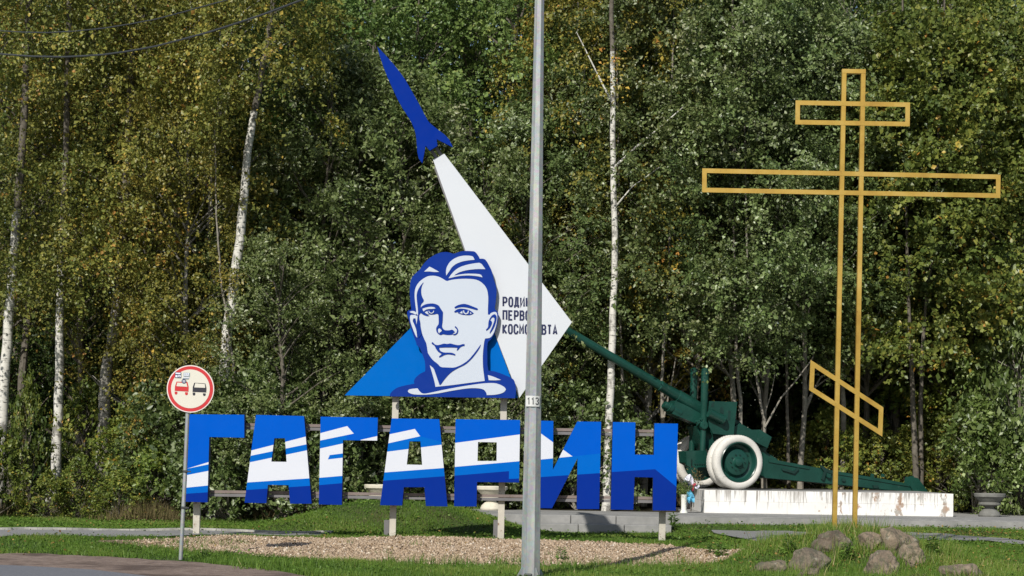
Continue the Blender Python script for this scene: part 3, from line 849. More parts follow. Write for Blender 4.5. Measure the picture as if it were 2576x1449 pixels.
# plate wraps the two front faces
pc = P(1339.8, 1009.8, YL)
hw, hh = 17.2 / pm, 13.4 / pm
b = MB(off=pole.location)
cols = []
for k in range(9):
    t = -1 + 2 * k / 8
    cols.append((pc.x + hw * t, YL - .124 + .036 * t * t))
vs = [(x, y, pc.z - hh + .0157 * (pc.x - x)) for x, y in cols] + [(x, y, pc.z + hh + .0157 * (pc.x - x)) for x, y in cols]
b.add(vs, [(k, k+1, 9+k+1, 9+k) for k in range(8)])
b.add([(x, y + .004, z) for x, y, z in vs], [(9+k, 9+k+1, k+1, k) for k in range(8)])
pl = b.build('number_plate', M['plate_white'], pole)
def mplate(px, py):
    q = P(px, py, YL); t = (q.x - pc.x) / hw
    return Vector((q.x, YL - .124 + .036 * t * t - .003, q.z))
b = MB(off=pole.location)
write(b, '113', 1325.5, 1018.6, 9.0, 18.5, 10.4, 2.6, mplate)
b.build('plate_number', M['plate_grey'], pl)

# ------------------------------------------------------------------ golden cross
YC = 30.3
cross = thing('orthodox_cross', 'tall open-frame golden cross with three crossbars standing among boulders', 'cross', P(2123, 1350, YC))
z6 = Zm(2600, 200, 1.6101); z4 = Zm(2400, 1300, 1.8113)
def tubeb(name, a, b_, w=.071, dp=.075, ext=0.0, y=0.0):
    m = MB(off=cross.location); m.beam(P(*a, YC + y), P(*b_, YC + y), w, dp, ext=ext); o = m.build(name, M['gold'], cross); bevel(o, .005, 1); return o
i_ = 6.2
# posts
LT, LB = (2123.4, 180), (2098.0, 1362)
RT, RB = (2171.3, 180), (2149.0, 1368)
tubeb('post', LT, LB); tubeb('post', RT, RB, dp=.0755)
tubeb('end_piece', (2117.3, 180), (2177.4, 180.8), dp=.081)
# bars: (tl, tr, br, bl) outer corners
def frame(tl, tr, br, bl, k):
    """four mitred bars round a parallelogram of outer corners"""
    o_ = [Vector(p) for p in (tl, tr, br, bl)]
    inn = []
    for i in range(4):
        e1 = (o_[i] - o_[i-1]).normalized(); e2 = (o_[(i+1) % 4] - o_[i]).normalized()
        s_ = abs(e1.x * e2.y - e1.y * e2.x)
        inn.append(o_[i] - e1 * (11.4 / s_) + e2 * (11.4 / s_))
    for i, nm in enumerate(('crossbar', 'end_piece', 'crossbar', 'end_piece')):
        j = (i + 1) % 4
        q = [o_[i], o_[j], inn[j], inn[i]]
        m = MB(off=cross.location)
        h = .0405 + k + .0003 * (i % 2)
        m.prism([P(p.x, p.y, YC - h) for p in q], [P(p.x, p.y, YC + h) for p in q])
        bevel(m.build(nm, M['gold'], cross), .005, 1)
frame(z6(645, 287), z6(1340, 300), z6(1338, 445), z6(643, 433), 0)
frame(z6(78, 700), z6(1890, 738), z6(1888, 880), z6(77, 845), 0)
frame(z4(1190, 103), z4(1688, 428), z4(1680, 628), z4(1180, 310), 0)

# ------------------------------------------------------------------ plinth, gun
YG = 43.6
pz1 = PZ + .505
px0, px1 = P(1771, 1290, YG).x, P(2398, 1290, YG).x
plinth = thing('plinth', 'long low whitewashed concrete plinth with dark drips under the gun', 'plinth', ((px0 + px1) / 2 - 3.0, YG, PZ))
cuts = np.linspace(px0, px1, 4)
for row, (za0, zb0) in enumerate(((.0, .256), (.258, .505))):
    cc = cuts if row == 0 else np.concatenate([[px0], (cuts[1:] + cuts[:-1]) / 2, [px1]])
    for a, c in zip(cc[:-1], cc[1:]):
        b = MB(off=plinth.location)
        j = random.uniform(-.006, .006) - (.012 if row == 0 else 0)
        b.box((a + .0006, YG + j, PZ + za0), (c - .0006, YG + 4.3, PZ + zb0))
        o = b.build('block', M['plinth'], plinth); bevel(o, .007, 2)
b = MB(off=plinth.location); b.box((px0 + .12, YG + .1, PZ + .50), (px1 - .12, YG + 4.2, PZ + .513)); b.build('top_slab', M['concrete'], plinth)

GA = R(21)
zg = Zm(2380, 1340, 2.587)
wn_ = P(*zg(1005, 1320), 44.5)
ca, sa = math.cos(GA), math.sin(GA)
TR = .95                                   # half track
gx, gy = wn_.x + (-TR) * sa * -1 * -1, wn_.y + TR * ca   # root midway between the wheels
gx = wn_.x - TR * sa
gun = thing('howitzer', 'dark green artillery gun with whitewashed tyres and raised barrel on white plinth', 'artillery gun', (gx, gy, pz1 + .010), GA)
GZ0 = pz1 + .010
def gu(p, y, f=zg):
    """picture point to gun coordinates (rearward, height) in the plane y of the gun"""
    q = P(*f(*p), 1.0); X1, Z1 = q.x, q.z - EYE
    u = (gx - y * sa - X1 * (gy + y * ca)) / (sa * X1 - ca)
    d = gy + u * sa + y * ca
    return u, EYE + d * Z1 - GZ0
def gplate(name, pts, y0, y1, m='gun_green', f=zg, parent=gun, bev=.012):
    pp = [gu(p, y0, f) for p in pts]
    b = MB(); b.prism([(u, y0, z) for u, z in pp], [(u, y1, z) for u, z in pp])
    o = b.build(name, M[m], parent)
    if bev: bevel(o, bev, 2)
    return o
# barrel: axis in plane y = 0
a0 = gu((-985, -455), 0); a1 = gu((285, 299), 0); a2 = gu((450, 395), 0); a3 = gu((690, 535), 0); a4 = gu((900, 660), 0)
b = MB()
axd = Vector((a4[0] - a0[0], 0, a4[1] - a0[1])); axl = axd.length; axn = axd.normalized()
def along(p): return (Vector((p[0] - a0[0], 0, p[1] - a0[1]))).dot(axn)
l1, l2, l3 = along(a1), along(a2), along(a3)
b.lathe([(.062, .0), (.085, .0), (.09, .05), (.088, .1), (.105, l1 - .02), (.122, l1 - .01), (.122, l1 + .03), (.115, l1 + .04), (.128, l2), (.145, l2 + .01), (.15, l3), (.17, l3 + .02), (.17, axl), (.06, axl + .02)],
        (a0[0], 0, a0[1]), axn, 28)
b.build('barrel', M['gun_green'], gun, smooth=True)
b = MB(); bq = Vector((a4[0], 0, a4[1]))
b.beam(bq - axn * .25, bq + axn * .35, .36, .38); bevel(b.build('breech', M['gun_green'], gun), .03)
gplate('cradle', [(430,440),(560,500),(720,590),(790,690),(760,720),(640,668),(405,572)], -.17, .17)
e1 = gu((315, 490), 0); e2 = gu((450, 545), 0)
b = MB(); b.lathe([(.01, 0), (.07, 0), (.085, .03), (.085, .12), (.11, .13), (.11, .22), (.09, .23), (.10, .45), (.01, .46)], (e1[0] - .02, -.09, e1[1] + .03), axn, 16)
b.lathe([(.01, 0), (.07, .02), (.09, .05), (.09, .20), (.11, .21), (.11, .28), (.01, .29)], (e1[0] + .02, .09, e1[1] + .03), axn, 16)
b.lathe([(.01, 0), (.05, .0), (.06, .04), (.06, .4), (.01, .42)], (e1[0] + .03, 0, e1[1] - .06), axn, 14)
b.build('recoil_cylinder', M['gun_green'], gun, smooth=True)
# equilibrator columns
for y, px, pyt, pyb in ((-.34, 724, 122, 655), (.34, 618, 120, 560)):
    t = gu((px, pyt), y); bt_ = gu((px - 14, pyb), y); lo = gu((px - 26, 935), y)
    b = MB()
    ax = Vector((t[0] - bt_[0], 0, t[1] - bt_[1])); L = ax.length
    b.lathe([(.01, -.02), (.08, -.02), (.085, 0), (.085, L - .17), (.095, L - .165), (.095, L - .13), (.085, L - .125), (.085, L - .06), (.092, L - .055), (.092, L - .04), (.03, L - .005), (.02, L), (.005, L + .003)], (bt_[0], y, bt_[1]), ax, 20)
    b.tube([(bt_[0], y, bt_[1] + .02), (lo[0], y, lo[1])], .068, 16)
    b.build('equilibrator', M['gun_green'], gun, smooth=True)
t = gu((712, 680), -.42)
b = MB(); b.lathe([(.01, 0), (.09, 0), (.10, .02), (.10, .10), (.06, .11), (.06, .3), (.01, .3)], (t[0], -.45, t[1]), (0, 1, 0), 20)
b.lathe([(.01, 0), (.04, 0), (.04, .12), (.01, .12)], (t[0] - .14, -.44, t[1] + .07), (0, 1, 0), 12); b.lathe([(.01, 0), (.03, 0), (.03, .12), (.01, .12)], (t[0] - .06, -.44, t[1] + .12), (0, 1, 0), 12)
b.build('trunnion', M['gun_green'], gun, smooth=True)
# sight shield, solid; dark plates on its front paint in the shade of its openings
shp = [(765,447),(1036,455),(1000,785),(800,765),(765,700),(752,600)]
shield = gplate('side_shield', shp, -.50, -.475, bev=.004)
gplate('slot_shade', [(948,540),(974,540),(966,640),(942,640)], -.504, -.5005, 'gun_shadow', bev=0, parent=shield)
gplate('slot_shade', [(868,560),(868,520),(880,498),(896,505),(906,540),(904,575)], -.504, -.5005, 'gun_shadow', bev=0, parent=shield)
gplate('slot_shade', [(780,500),(790,465),(812,455),(808,505)], -.504, -.5005, 'gun_shadow', bev=0, parent=shield)
gplate('slot_shade', [(895,655),(925,655),(915,690),(903,690)], -.504, -.5005, 'gun_shadow', bev=0, parent=shield)
h1 = gu((762, 560), -.58); h2 = gu((892, 625), -.58)
b = MB(); b.tube([(h1[0], -.58, h1[1]), (h2[0], -.58, h2[1])], .105, 20); b.lathe([(.01, 0), (.115, 0), (.115, .03), (.01, .03)], (h2[0], -.58, h2[1]), (h2[0]-h1[0], 0, h2[1]-h1[1]), 20)
b.build('sight_drum', M['gun_green'], gun, smooth=True)
gplate('upper_carriage', [(640,690),(800,720),(1000,720),(1060,660),(1180,728),(1262,725),(1372,798),(1332,900),(1310,940),(1430,1015),(1330,1060),(1100,1000),(760,950),(700,860)], -.22, .30)
gplate('carriage_cheek', [(1010,700),(1062,662),(1180,730),(1262,727),(1225,850),(1000,790)], -.36, -.24)
gplate('tool_box', [(1262,727),(1372,800),(1330,905),(1225,850)], -.40, -.24)
gplate('lower_carriage', [(535,935),(735,928),(760,1090),(625,1095),(545,1050)], -.42, -.02)
gplate('saddle_block', [(540,985),(585,985),(585,1100),(545,1075)], -.5, -.43)
b = MB()
for k in range(7):
    u, z = gu((625 + 22 * k, 1062), -.43); b.lathe([(.005, 0), (.016, 0), (.016, .02), (.005, .02)], (u, -.44, z), (0, 1, 0), 8)
b.build('bolts', M['gun_shadow'], gun)['kind'] = 'stuff'
# axle and wheels
b = MB(); b.tube([(0, -TR, .61), (0, TR, .61)], .07, 14); b.build('axle', M['gun_shadow'], gun, smooth=True)
WR = .612
def wheel(y, sgn):
    w = bpy.data.objects.new('wheel', None); scene.collection.objects.link(w); w.parent = gun; w.location = (0, y, WR)
    def tyre(c, hw):
        pr = []
        R0, rr = WR, .442
        for q, h in ((rr, -.7), (rr + .02, -.9), (rr + .06, -1.0), (R0 - .06, -1.0), (R0 - .022, -.82), (R0 - .006, -.6), (R0, -.2), (R0, .2), (R0 - .006, .6), (R0 - .022, .82), (R0 - .06, 1.0), (rr + .06, 1.0), (rr + .02, .9), (rr, .7)):
            pr.append((q, h * hw))
        b = MB(); b.lathe(pr, (0, c, 0), (0, 1, 0), 72, closed=True)
        # tread lugs at both shoulders
        for k in range(60):
            a = 2 * math.pi * k / 60
            for s in (-1, 1):
                ca_, sa_ = math.cos(a), math.sin(a)
                p = Vector((ca_ * (R0 - .022), c + s * hw * .80, sa_ * (R0 - .022)))
                q = Vector((ca_ * (R0 - .002), c + s * hw * .50, sa_ * (R0 - .002)))
                b.beam(p, q, .022, .005, up=(ca_, 0, sa_))
        return b.build('tyre', M['tyre_white'], w, smooth=True)
    tyre(sgn * .125, .115); tyre(-sgn * .125, .115)
    b = MB()
    s = sgn
    b.lathe([(.446, s*.20), (.456, s*.225), (.440, s*.238), (.420, s*.22), (.41, s*.14), (.395, s*.075), (.33, s*.045), (.305, s*.09), (.285, s*.125), (.20, s*.145), (.12, s*.15), (.10, s*.17), (.085, s*.22), (.05, s*.235), (.001, s*.238)], (0, 0, 0), (0, 1, 0), 48)
    b.lathe([(.446, -s*.20), (.434, -s*.2), (.425, 0), (.446, s*.2)], (0, 0, 0), (0, 1, 0), 48)
    b.lathe([(.425, -s*.05), (.1, -s*.05)], (0, 0, 0), (0, 1, 0), 32)
    b.build('rim', M['gun_green'], w, smooth=True)
    b = MB()
    for k in range(10):
        a = 2 * math.pi * k / 10
        b.lathe([(.014, 0), (.014, s*.03), (.001, s*.032)], (.175 * math.cos(a), s*.145, .175 * math.sin(a)), (0, 1, 0), 6)
    for k in range(12):
        a = 2 * math.pi * k / 12
        b.lathe([(.010, 0), (.010, s*.02), (.001, s*.021)], (.335 * math.cos(a), s*.065, .335 * math.sin(a)), (0, 1, 0), 6)
    b.build('wheel_nuts', M['gun_shadow'], w)['kind'] = 'stuff'
wheel(-TR, -1); wheel(TR, 1)
# trail legs (near and far)
tl = [(868,735),(915,775),(985,793),(1330,858),(1700,920),(1925,962),(1978,1002),(1930,1014),(1600,978),(1250,942),(868,908)]
leg = gplate('trail', tl, -.34, -.12, f=z4)
pp = [gu(p, -.34, z4) for p in tl]
b = MB(); b.prism([(u, .14, z) for u, z in pp], [(u, .36, z) for u, z in pp]); bevel(b.build('trail', M['gun_green'], gun), .012)
gplate('flange', [(905,785),(1180,832),(1180,850),(905,802)], -.365, -.345, f=z4, parent=leg, bev=.004)
gplate('flange', [(1340,868),(1930,972),(1930,980),(1340,880)], -.362, -.345, f=z4, parent=leg, bev=.003)
gplate('step_bracket', [(1000,842),(1075,865),(1108,838),(1108,855),(1080,882),(998,858)], -.385, -.345, 'gun_shadow', f=z4, parent=leg, bev=.004)
gplate('folding_bar', [(1262,822),(1335,865),(1335,882),(1300,872),(1282,925),(1268,920),(1285,868),(1262,838)], -.40, -.345, 'gun_shadow', f=z4, parent=leg, bev=.004)
gplate('hook', [(1300,875),(1330,885),(1325,912),(1305,905)], -.42, -.345, f=z4, parent=leg, bev=.004)
gplate('hook', [(1620,960),(1655,962),(1650,978),(1625,980)], -.40, -.345, 'gun_shadow', f=z4, parent=leg, bev=.004)
gplate('lug', [(1408,915),(1428,918),(1426,935),(1406,932)], -.38, -.345, 'gun_shadow', f=z4, parent=leg, bev=.003)
for x0 in (1600, 1672):
    gplate('handle', [(x0,903),(x0+5,880),(x0+22,884),(x0+26,908)], -.30, -.28, f=z4, parent=leg, bev=.003)
gplate('spade', [(1870,962),(1885,902),(1925,912),(1990,1000),(1975,1012),(1900,1012)], -.40, -.10, f=z4, parent=leg)
gplate('towing_eye', [(1872,900),(1895,895),(1900,930),(1876,935)], -.30, -.24, f=z4, parent=leg)

# ------------------------------------------------------------------ urns, vase, bouquet
def urn(px, py, d, m, label, grass):
    p = P(px, py, d); s = 1.0
    t = thing('stone_urn', label, 'flower urn', (p.x, d, PZ + .002), 0, 'concrete flower urns round the platform')
    b = MB(); b.lathe([(.01, 0), (.235, 0), (.245, .03), (.215, .10), (.15, .16), (.105, .19), (.105, .225), (.20, .25), (.245, .27), (.245, .31), (.215, .325), (.29, .40), (.325, .44), (.345, .445), (.35, .505), (.34, .52), (.29, .52), (.27, .46), (.01, .44)], (0, 0, 0), (0, 0, 1), 32)
    b.build('bowl', M[m], t, smooth=True)
    b = MB(); b.lathe([(.28, .47), (.15, .50), (.01, .505)], (0, 0, 0), (0, 0, 1), 20); b.build('soil_fill', M['litter'], t, smooth=True)
    return t
urn(956, 1268, 43.0, 'urn_cream', 'cream concrete flower urn behind the lettering, leftmost of the three', True)
urn(1236, 1278, 43.2, 'urn_cream', 'cream concrete flower urn seen below the fifth blue letter', True)
urn(2489, 1297, 44.2, 'urn_grey', 'grey concrete flower urn beside the right end of the plinth', True)

zv = Zm(2540, 1720, 6.036)
pv = P(*zv(233, 1270), 43.25)
vase = thing('vase', 'tall white plastic vase with flared foot beside the plinth end', 'vase', (pv.x, 43.25, PZ + .002))
b = MB(); b.lathe([(.01, 0), (.088, 0), (.088, .012), (.062, .055), (.057, .07), (.060, .22), (.066, .36), (.072, .375), (.074, .40), (.066, .40), (.06, .36), (.01, .34)], (0, 0, 0), (0, 0, 1), 24)
b.build('body', M['vase_white'], vase, smooth=True)
def leafcloud(n, c, r, L, w, seed, up=.3):
    q = np.random.default_rng(seed)
    p = np.asarray(c) + q.normal(size=(n, 3)) * np.asarray(r) * .5
    a = q.normal(size=(n, 3)); a[:, 2] += up; a /= np.linalg.norm(a, axis=1)[:, None]
    nn = q.normal(size=(n, 3)); bb = np.cross(a, nn); bb /= np.linalg.norm(bb, axis=1)[:, None]
    LL = L * q.uniform(.6, 1.3, n)[:, None]; ww = w * q.uniform(.7, 1.2, n)[:, None]
    V = np.stack([p, p + a*LL*.5 + bb*ww*.5, p + a*LL, p + a*LL*.5 - bb*ww*.5], 1).reshape(-1, 3)
    Fq = np.arange(4*n).reshape(n, 4)
    return V, Fq, np.repeat(q.random(n), 4)
Vv, Ff, tt = leafcloud(320, (0, 0, .50), (.17, .10, .16), .11, .014, 3, .8)
new_obj('greenery', raw_mesh('greenery', Vv, Ff, M['leaf_green'], {'tint': tt}), vase).color = (.9, .9, .8, 1)
# bouquet leaning on the plinth end
pb = P(*zv(420, 1050), 43.40)
bq_ = thing('bouquet', 'wrapped bouquet in white and light blue paper leaning beside the vase', 'bouquet', (pb.x, 43.4, PZ + .002))
def crumple(name, pts, y, m, depth=.06, seed=1, parent=bq_):
    q = random.Random(seed)
    c = P(*zv(sum(p[0] for p in pts)/len(pts), sum(p[1] for p in pts)/len(pts)), y - depth)
    vs = [P(*zv(*p), y + q.uniform(-.04, .04)) for p in pts]
    n = len(vs); mids = [(vs[i] + c) / 2 + Vector((0, q.uniform(-.05, .03), 0)) for i in range(n)]
    b = MB(off=bq_.location)
    allv = vs + mids + [c]
    fs = []
    for i in range(n):
        j = (i + 1) % n
        fs += [(i, j, n + i), (j, n + j, n + i), (n + i, n + j, 2*n)]
    b.add(allv, fs)
    bk = [v + Vector((0, .05, 0)) for v in vs] + [c + Vector((0, .14, 0))]
    b.add(bk, [(i, (i+1) % n, n) for i in range(n)])
    b.add(vs + bk[:n], [(i, (i+1) % n, n + (i+1) % n, n + i) for i in range(n)])
    return b.build(name, M[m], parent)
crumple('white_wrapping', [(235,535),(275,475),(325,430),(385,410),(430,470),(458,540),(455,610),(432,655),(380,640),(310,590)], 43.32, 'paper_white', .07, 2)
crumple('blue_wrapping', [(375,765),(420,820),(465,890),(485,960),(478,1060),(430,1050),(400,1020),(365,1085),(325,1050),(300,980),(285,910),(310,820)], 43.30, 'wrap_blue', .08, 4)
crumple('red_bow', [(430,650),(470,625),(520,620),(510,660),(468,690),(460,800),(425,790),(440,700)], 43.27, 'ribbon_red', .04, 6)
crumple('striped_ribbon', [(470,690),(530,700),(580,650),(600,690),(580,730),(540,760),(500,735)], 43.28, 'paper_white', .03, 7)
crumple('dark_ribbon', [(200,575),(270,560),(330,610),(400,660),(420,750),(370,740),(320,650),(260,590),(215,600)], 43.31, 'sticker_navy', .03, 9)
Vv, Ff, tt = leafcloud(160, (0, 0, 0), (.14, .08, .18), .08, .02, 5, .5)
Vv = Vv + np.array(P(*zv(520, 510), 43.5) - bq_.location)
new_obj('dried_flowers', raw_mesh('dried_flowers', Vv, Ff, M['dry_grass'], {'tint': tt}), bq_)['kind'] = 'stuff'
b = MB(off=bq_.location); b.tube([P(*zv(460, 1165), 43.36), P(*zv(462, 1000), 43.37), P(*zv(455, 700), 43.4)], .008, 6); b.tube([P(*zv(395, 1262), 43.42), P(*zv(430, 1000), 43.4)], .012, 6)
b.build('stems', M['bark'], bq_)

# ------------------------------------------------------------------ overhead cables
zw = Zm(0, 0, 1.449)
def cable(pts, d0, d1, r, label):
    pp = cv(zw, pts); n = len(pp)
    w = [P(*p, d0 + (d1 - d0) * i / (n - 1)) for i, p in enumerate(pp)]
    b = MB(); b.tube(w, r, 8)
    if r > .012:
        for s in (0, math.pi):                       # second core twisted round the first
            fine = []
            for i in range(n - 1):
                for k in range(14):
                    t = k / 14; p = w[i].lerp(w[i+1], t); a = (i * 14 + k) * .9 + s
                    fine.append(p + Vector((0, math.cos(a), math.sin(a))) * r * .8)
            b.tube(fine, r * .6, 5)
    tag(b.build('overhead_cable', M['wire'], smooth=True), label, 'cable', 'overhead cables')
cable([(-300,155),(0,168),(130,176),(260,178),(400,171),(560,155),(700,133),(850,105),(1000,66),(1080,43),(1240,0),(1500,-75),(1900,-210)], 22, 18, .0065, 'upper thin black overhead cable crossing the birch tops')
cable([(-300,270),(0,295),(180,308),(350,311),(470,305),(570,298),(700,280),(850,253),(1000,214),(1150,173),(1300,125),(1449,75),(1700,-20),(2000,-150)], 21.5, 17.5, .0095, 'lower thick twisted black overhead cable sagging at the upper left')

# ------------------------------------------------------------------ boulders
def boulder(px, py, w, h, label, seed, col=(1, 1, 1), dep=.8, rot=0.0, d=None):
    g = unproj(px, py + h * .45) if d is None else None
    c = Vector(g) if g is not None else P(px, py, d)
    dd = c.y; pmx = F / dd
    rx, rz = w / pmx / 2 * 1.42, h / pmx / 2 * 1.6
    ry = max(rx, rz) * dep
    bm = bmesh.new(); bmesh.ops.create_icosphere(bm, subdivisions=5, radius=1)
    q = random.Random(seed); ph = [q.uniform(0, 6) for _ in range(9)]
    pl_ = [(Vector((q.gauss(0,1), q.gauss(0,1), q.gauss(0,1))).normalized(), q.uniform(.60, .88)) for _ in range(11)]
    for v in bm.verts:
        p = v.co.copy()
        for n_, k in pl_:
            e = p.dot(n_) - k
            if e > 0: p -= n_ * e * .94
        n = .07*math.sin(3*p.x+ph[0])*math.sin(2.7*p.y+ph[1]) + .05*math.sin(5*p.z+ph[2]+2*p.x) + .02*math.sin(11*p.x+ph[3])*math.sin(12*p.z+ph[4])
        p *= 1 + n
        x, z = p.x * rx, p.z * rz
        v.co = (x * math.cos(rot) - z * math.sin(rot), p.y * ry, x * math.sin(rot) + z * math.cos(rot))
    from mathutils import noise as mn
    for v in bm.verts:
        k = mn.fractal(v.co * 5 + Vector((seed * 3.1, 0, 0)), .8, 2.1, 5) * .035 + abs(mn.noise(v.co * 2.6 + Vector((0, seed * 2.3, 0)))) * -.05
        v.co += v.co.normalized() * k
    me = bpy.data.meshes.new('boulder'); bm.to_mesh(me); bm.free(); me.shade_smooth(); me.materials.append(M['rock'])
    o = new_obj('boulder', me); o.location = (c.x, c.y, c.z + rz * .27); o.color = (*col, 1)
    tag(o, label, 'boulder', 'boulders round the foot of the cross')
    return o
boulder(2100, 1358, 82, 50, 'dark grey-brown boulder at the foot of the left cross post', 1, (.72, .66, .60))
boulder(2193, 1357, 60, 44, 'tan boulder just right of the cross posts', 2, (1.1, 1.0, .88))
boulder(2257, 1358, 84, 60, 'large tilted tan boulder, the highest right of the cross', 3, (1.1, 1.0, .86), rot=-.45)
boulder(2290, 1395, 56, 58, 'pale greyish boulder below the large tilted one', 4, (1.25, 1.15, 1.0), rot=-.5)
boulder(2036, 1408, 80, 84, 'big upright brown boulder left of the cross base', 5, (.86, .82, .74))
boulder(2222, 1424, 72, 66, 'pinkish tan boulder low in front of the cross', 6, (1.08, .98, .88))
boulder(1934, 1428, 86, 40, 'long low grey-brown boulder, leftmost of the ring of stones', 7, (.85, .82, .70), rot=.35)
boulder(2410, 1434, 74, 54, 'pinkish rounded boulder at the lower right, apart from the ring', 8, (1.05, .95, .87))
boulder(2452, 1440, 46, 42, 'dark speckled boulder touching the lower right pink one', 9, (.70, .66, .60), rot=-.4)
boulder(2036, 1444, 48, 34, 'small brown boulder below the big upright one', 10, (.8, .74, .66))
boulder(2310, 1452, 40, 22, 'small pink stone at the bottom edge right of the cross', 11, (1.1, .98, .9))

# ------------------------------------------------------------------ trees
def noise3(p, s, ph):
    return (np.sin(p[:,0]*s+ph[0])*np.sin(p[:,1]*s*1.1+ph[1])*np.sin(p[:,2]*s*.9+ph[2]) + .5*np.sin(p[:,0]*s*2.1+ph[3])*np.sin(p[:,2]*s*2.3+ph[4]))
def crown_mesh(name, H, zb, Rm, nc, cr, leaf, wid, m, seed, droop=.3, ntw=9, nl=13, low=.15, gap=-.12, upb=.5, shape=.6):
    q = np.random.default_rng(seed)
    ph = q.uniform(0, 6, 6)
    n0 = nc * 5
    t = q.random(n0) ** .9
    env = Rm * np.clip(np.sin(np.pi * np.clip(t * .84 + low, 0, 1)), .03, 1) ** shape
    rad = env * np.sqrt(q.uniform(.12, 1, n0)); az = q.uniform(0, 2*np.pi, n0)
    C = np.stack([rad*np.cos(az), rad*np.sin(az), zb + (H - zb) * t], 1)
    C = C[noise3(C, 1.15, ph) > gap][:nc]
    n = len(C)
    outw = C.copy(); outw[:, 2] = 0; outw /= np.linalg.norm(outw, axis=1)[:, None] + 1e-6
    # twigs
    T = n * ntw
    ci = np.repeat(np.arange(n), ntw)
    dirs = q.normal(size=(T, 3)) * .85 + outw[ci] * .75 + np.array([0, 0, upb])
    dirs /= np.linalg.norm(dirs, axis=1)[:, None]
    crs = cr * q.uniform(.65, 1.35, n)
    ln = crs[ci] * q.uniform(.55, 1.15, T)
    L = T * nl
    ti = np.repeat(np.arange(T), nl)
    s = (np.tile(np.arange(nl), T) + q.uniform(0, .9, L)) / nl * .9 + .12
    pos = C[ci[ti]] + dirs[ti] * (ln[ti] * s)[:, None]
    pos[:, 2] -= droop * ln[ti] * s**2
    pos += q.normal(size=(L, 3)) * .035
    side = np.cross(dirs[ti], q.normal(size=(L, 3)))
    side /= np.linalg.norm(side, axis=1)[:, None] + 1e-6
    a = dirs[ti] * .5 + side * .8; a[:, 2] -= droop * .6
    a /= np.linalg.norm(a, axis=1)[:, None]
    cn = outw * .55 + np.array([0, 0, .6]) + q.normal(size=(n, 3)) * .55
    nr = q.normal(size=(L, 3)) * .5 + cn[ci[ti]] * 1.1
    b = np.cross(nr, a); b /= np.linalg.norm(b, axis=1)[:, None] + 1e-6
    nr = np.cross(a, b)
    sz = (q.uniform(.45, 1.15, L) + .55 * (q.random(L) > .82))[:, None]
    l_, w_ = leaf * sz, wid * sz
    V = np.stack([pos, pos + a*l_*.45 + b*w_*.5 + nr*w_*.18, pos + a*l_, pos + a*l_*.45 - b*w_*.5 + nr*w_*.18], 1).reshape(-1, 3)
    i = np.arange(L) * 4
    Fc = np.concatenate([np.stack([i, i+1, i+2], 1), np.stack([i, i+2, i+3], 1)])
    clt = q.normal(size=n) * .13
    tint = np.clip(.46 + clt[ci[ti]] + q.normal(size=L) * .2, 0, 1)
    return raw_mesh(name, V, Fc, m, {'tint': np.repeat(tint, 4)}), C
def limb_mesh(name, C, H, zb, r0, m, seed, nlimb=58, lean=(0, 0), straight=False):
    q = random.Random(seed); b = MB()
    n = 9
    tp = [Vector((lean[0]*(k/n)**1.4 + .08*math.sin(k*1.3+seed), lean[1]*(k/n) + .08*math.cos(k*1.7+seed), H*.93*k/n)) for k in range(n+1)]
    b.tube(tp, [r0*(1-.9*k/n)*(1.25 if k == 0 else 1) for k in range(n+1)], 9)
    for k in q.sample(range(len(C)), min(nlimb, len(C))):
        c = Vector(C[k]); hz = max(zb*.5, c.z - .5 - .45*math.hypot(c.x, c.y)); f = min(max(hz/(H*.93), 0.02), .97)
        i = min(int(f*n), n-1); s = tp[i].lerp(tp[i+1], f*n - i)
        mid = s.lerp(c, .5) + Vector((q.uniform(-.15,.15), q.uniform(-.15,.15), q.uniform(.0,.3)))
        rr = r0*(1-.9*f)*.42 + .008
        b.tube([s, mid, c], [rr, rr*.65, rr*.25], 5, caps=False)
    me = b.build(name, m, None, smooth=True)
    d = me.data; bpy.data.objects.remove(me); return d

KINDS = {}
def kind(key, H, zb, Rm, nc, cr, leaf, wid, lm, bm_, seed, r0, **kw):
    cm, C = crown_mesh('crown', H, zb, Rm, nc, cr, leaf, wid, M[lm], seed, **kw)
    tm = limb_mesh('trunk', C, H, zb, r0, M[bm_], seed)
    KINDS.setdefault(key, []).append((cm, tm))
for s_ in (1, 2, 3):
    kind('birch', 15.5, 4.6, 2.5, 185, .78, .080, .060, 'leaf_birch', 'bark', 100+s_, .12, droop=.75, upb=.15, low=.16)  # back-row trunks: dark bark instead of white, painting in the wood's shade
kind('birch_top', 13.5, 8.4, 1.9, 150, .75, .080, .060, 'leaf_birch', 'bark', 181, .1, droop=.6, upb=.2, low=.2)
for s_ in (1, 2):
    kind('birch_low', 14, 2.6, 2.2, 185, .72, .078, .058, 'leaf_birch', 'bark_birch_grey', 110+s_, .09, droop=.65, upb=.2, low=.16)
for s_ in (1, 2, 3):
    kind('willow', 9.5, .4, 2.5, 190, .62, .100, .056, 'leaf_grey', 'bark', 120+s_, .10, droop=.15, upb=.7, low=.2)
for s_ in (1, 2):
    kind('alder', 16, 1.5, 2.7, 215, .78, .100, .070, 'leaf_green', 'bark', 130+s_, .14, droop=.25, upb=.45, low=.15)
for s_ in (1, 2):
    kind('aspen', 13.5, 3.6, 2.3, 185, .68, .094, .062, 'leaf_grey', 'bark_pale', 140+s_, .08, droop=.3, upb=.4, low=.12)
for s_ in (1, 2):
    kind('maple', 12.5, 4.0, 2.5, 185, .70, .115, .095, 'leaf_olive', 'bark', 150+s_, .10, droop=.25, upb=.35, low=.14)
for s_ in (1, 2, 3):
    kind('shrub', 2.6, .1, 1.15, 62, .42, .090, .058, 'leaf_grey', 'bark_pale', 160+s_, .03, droop=.25, upb=.6, low=.25, ntw=8, nl=11)
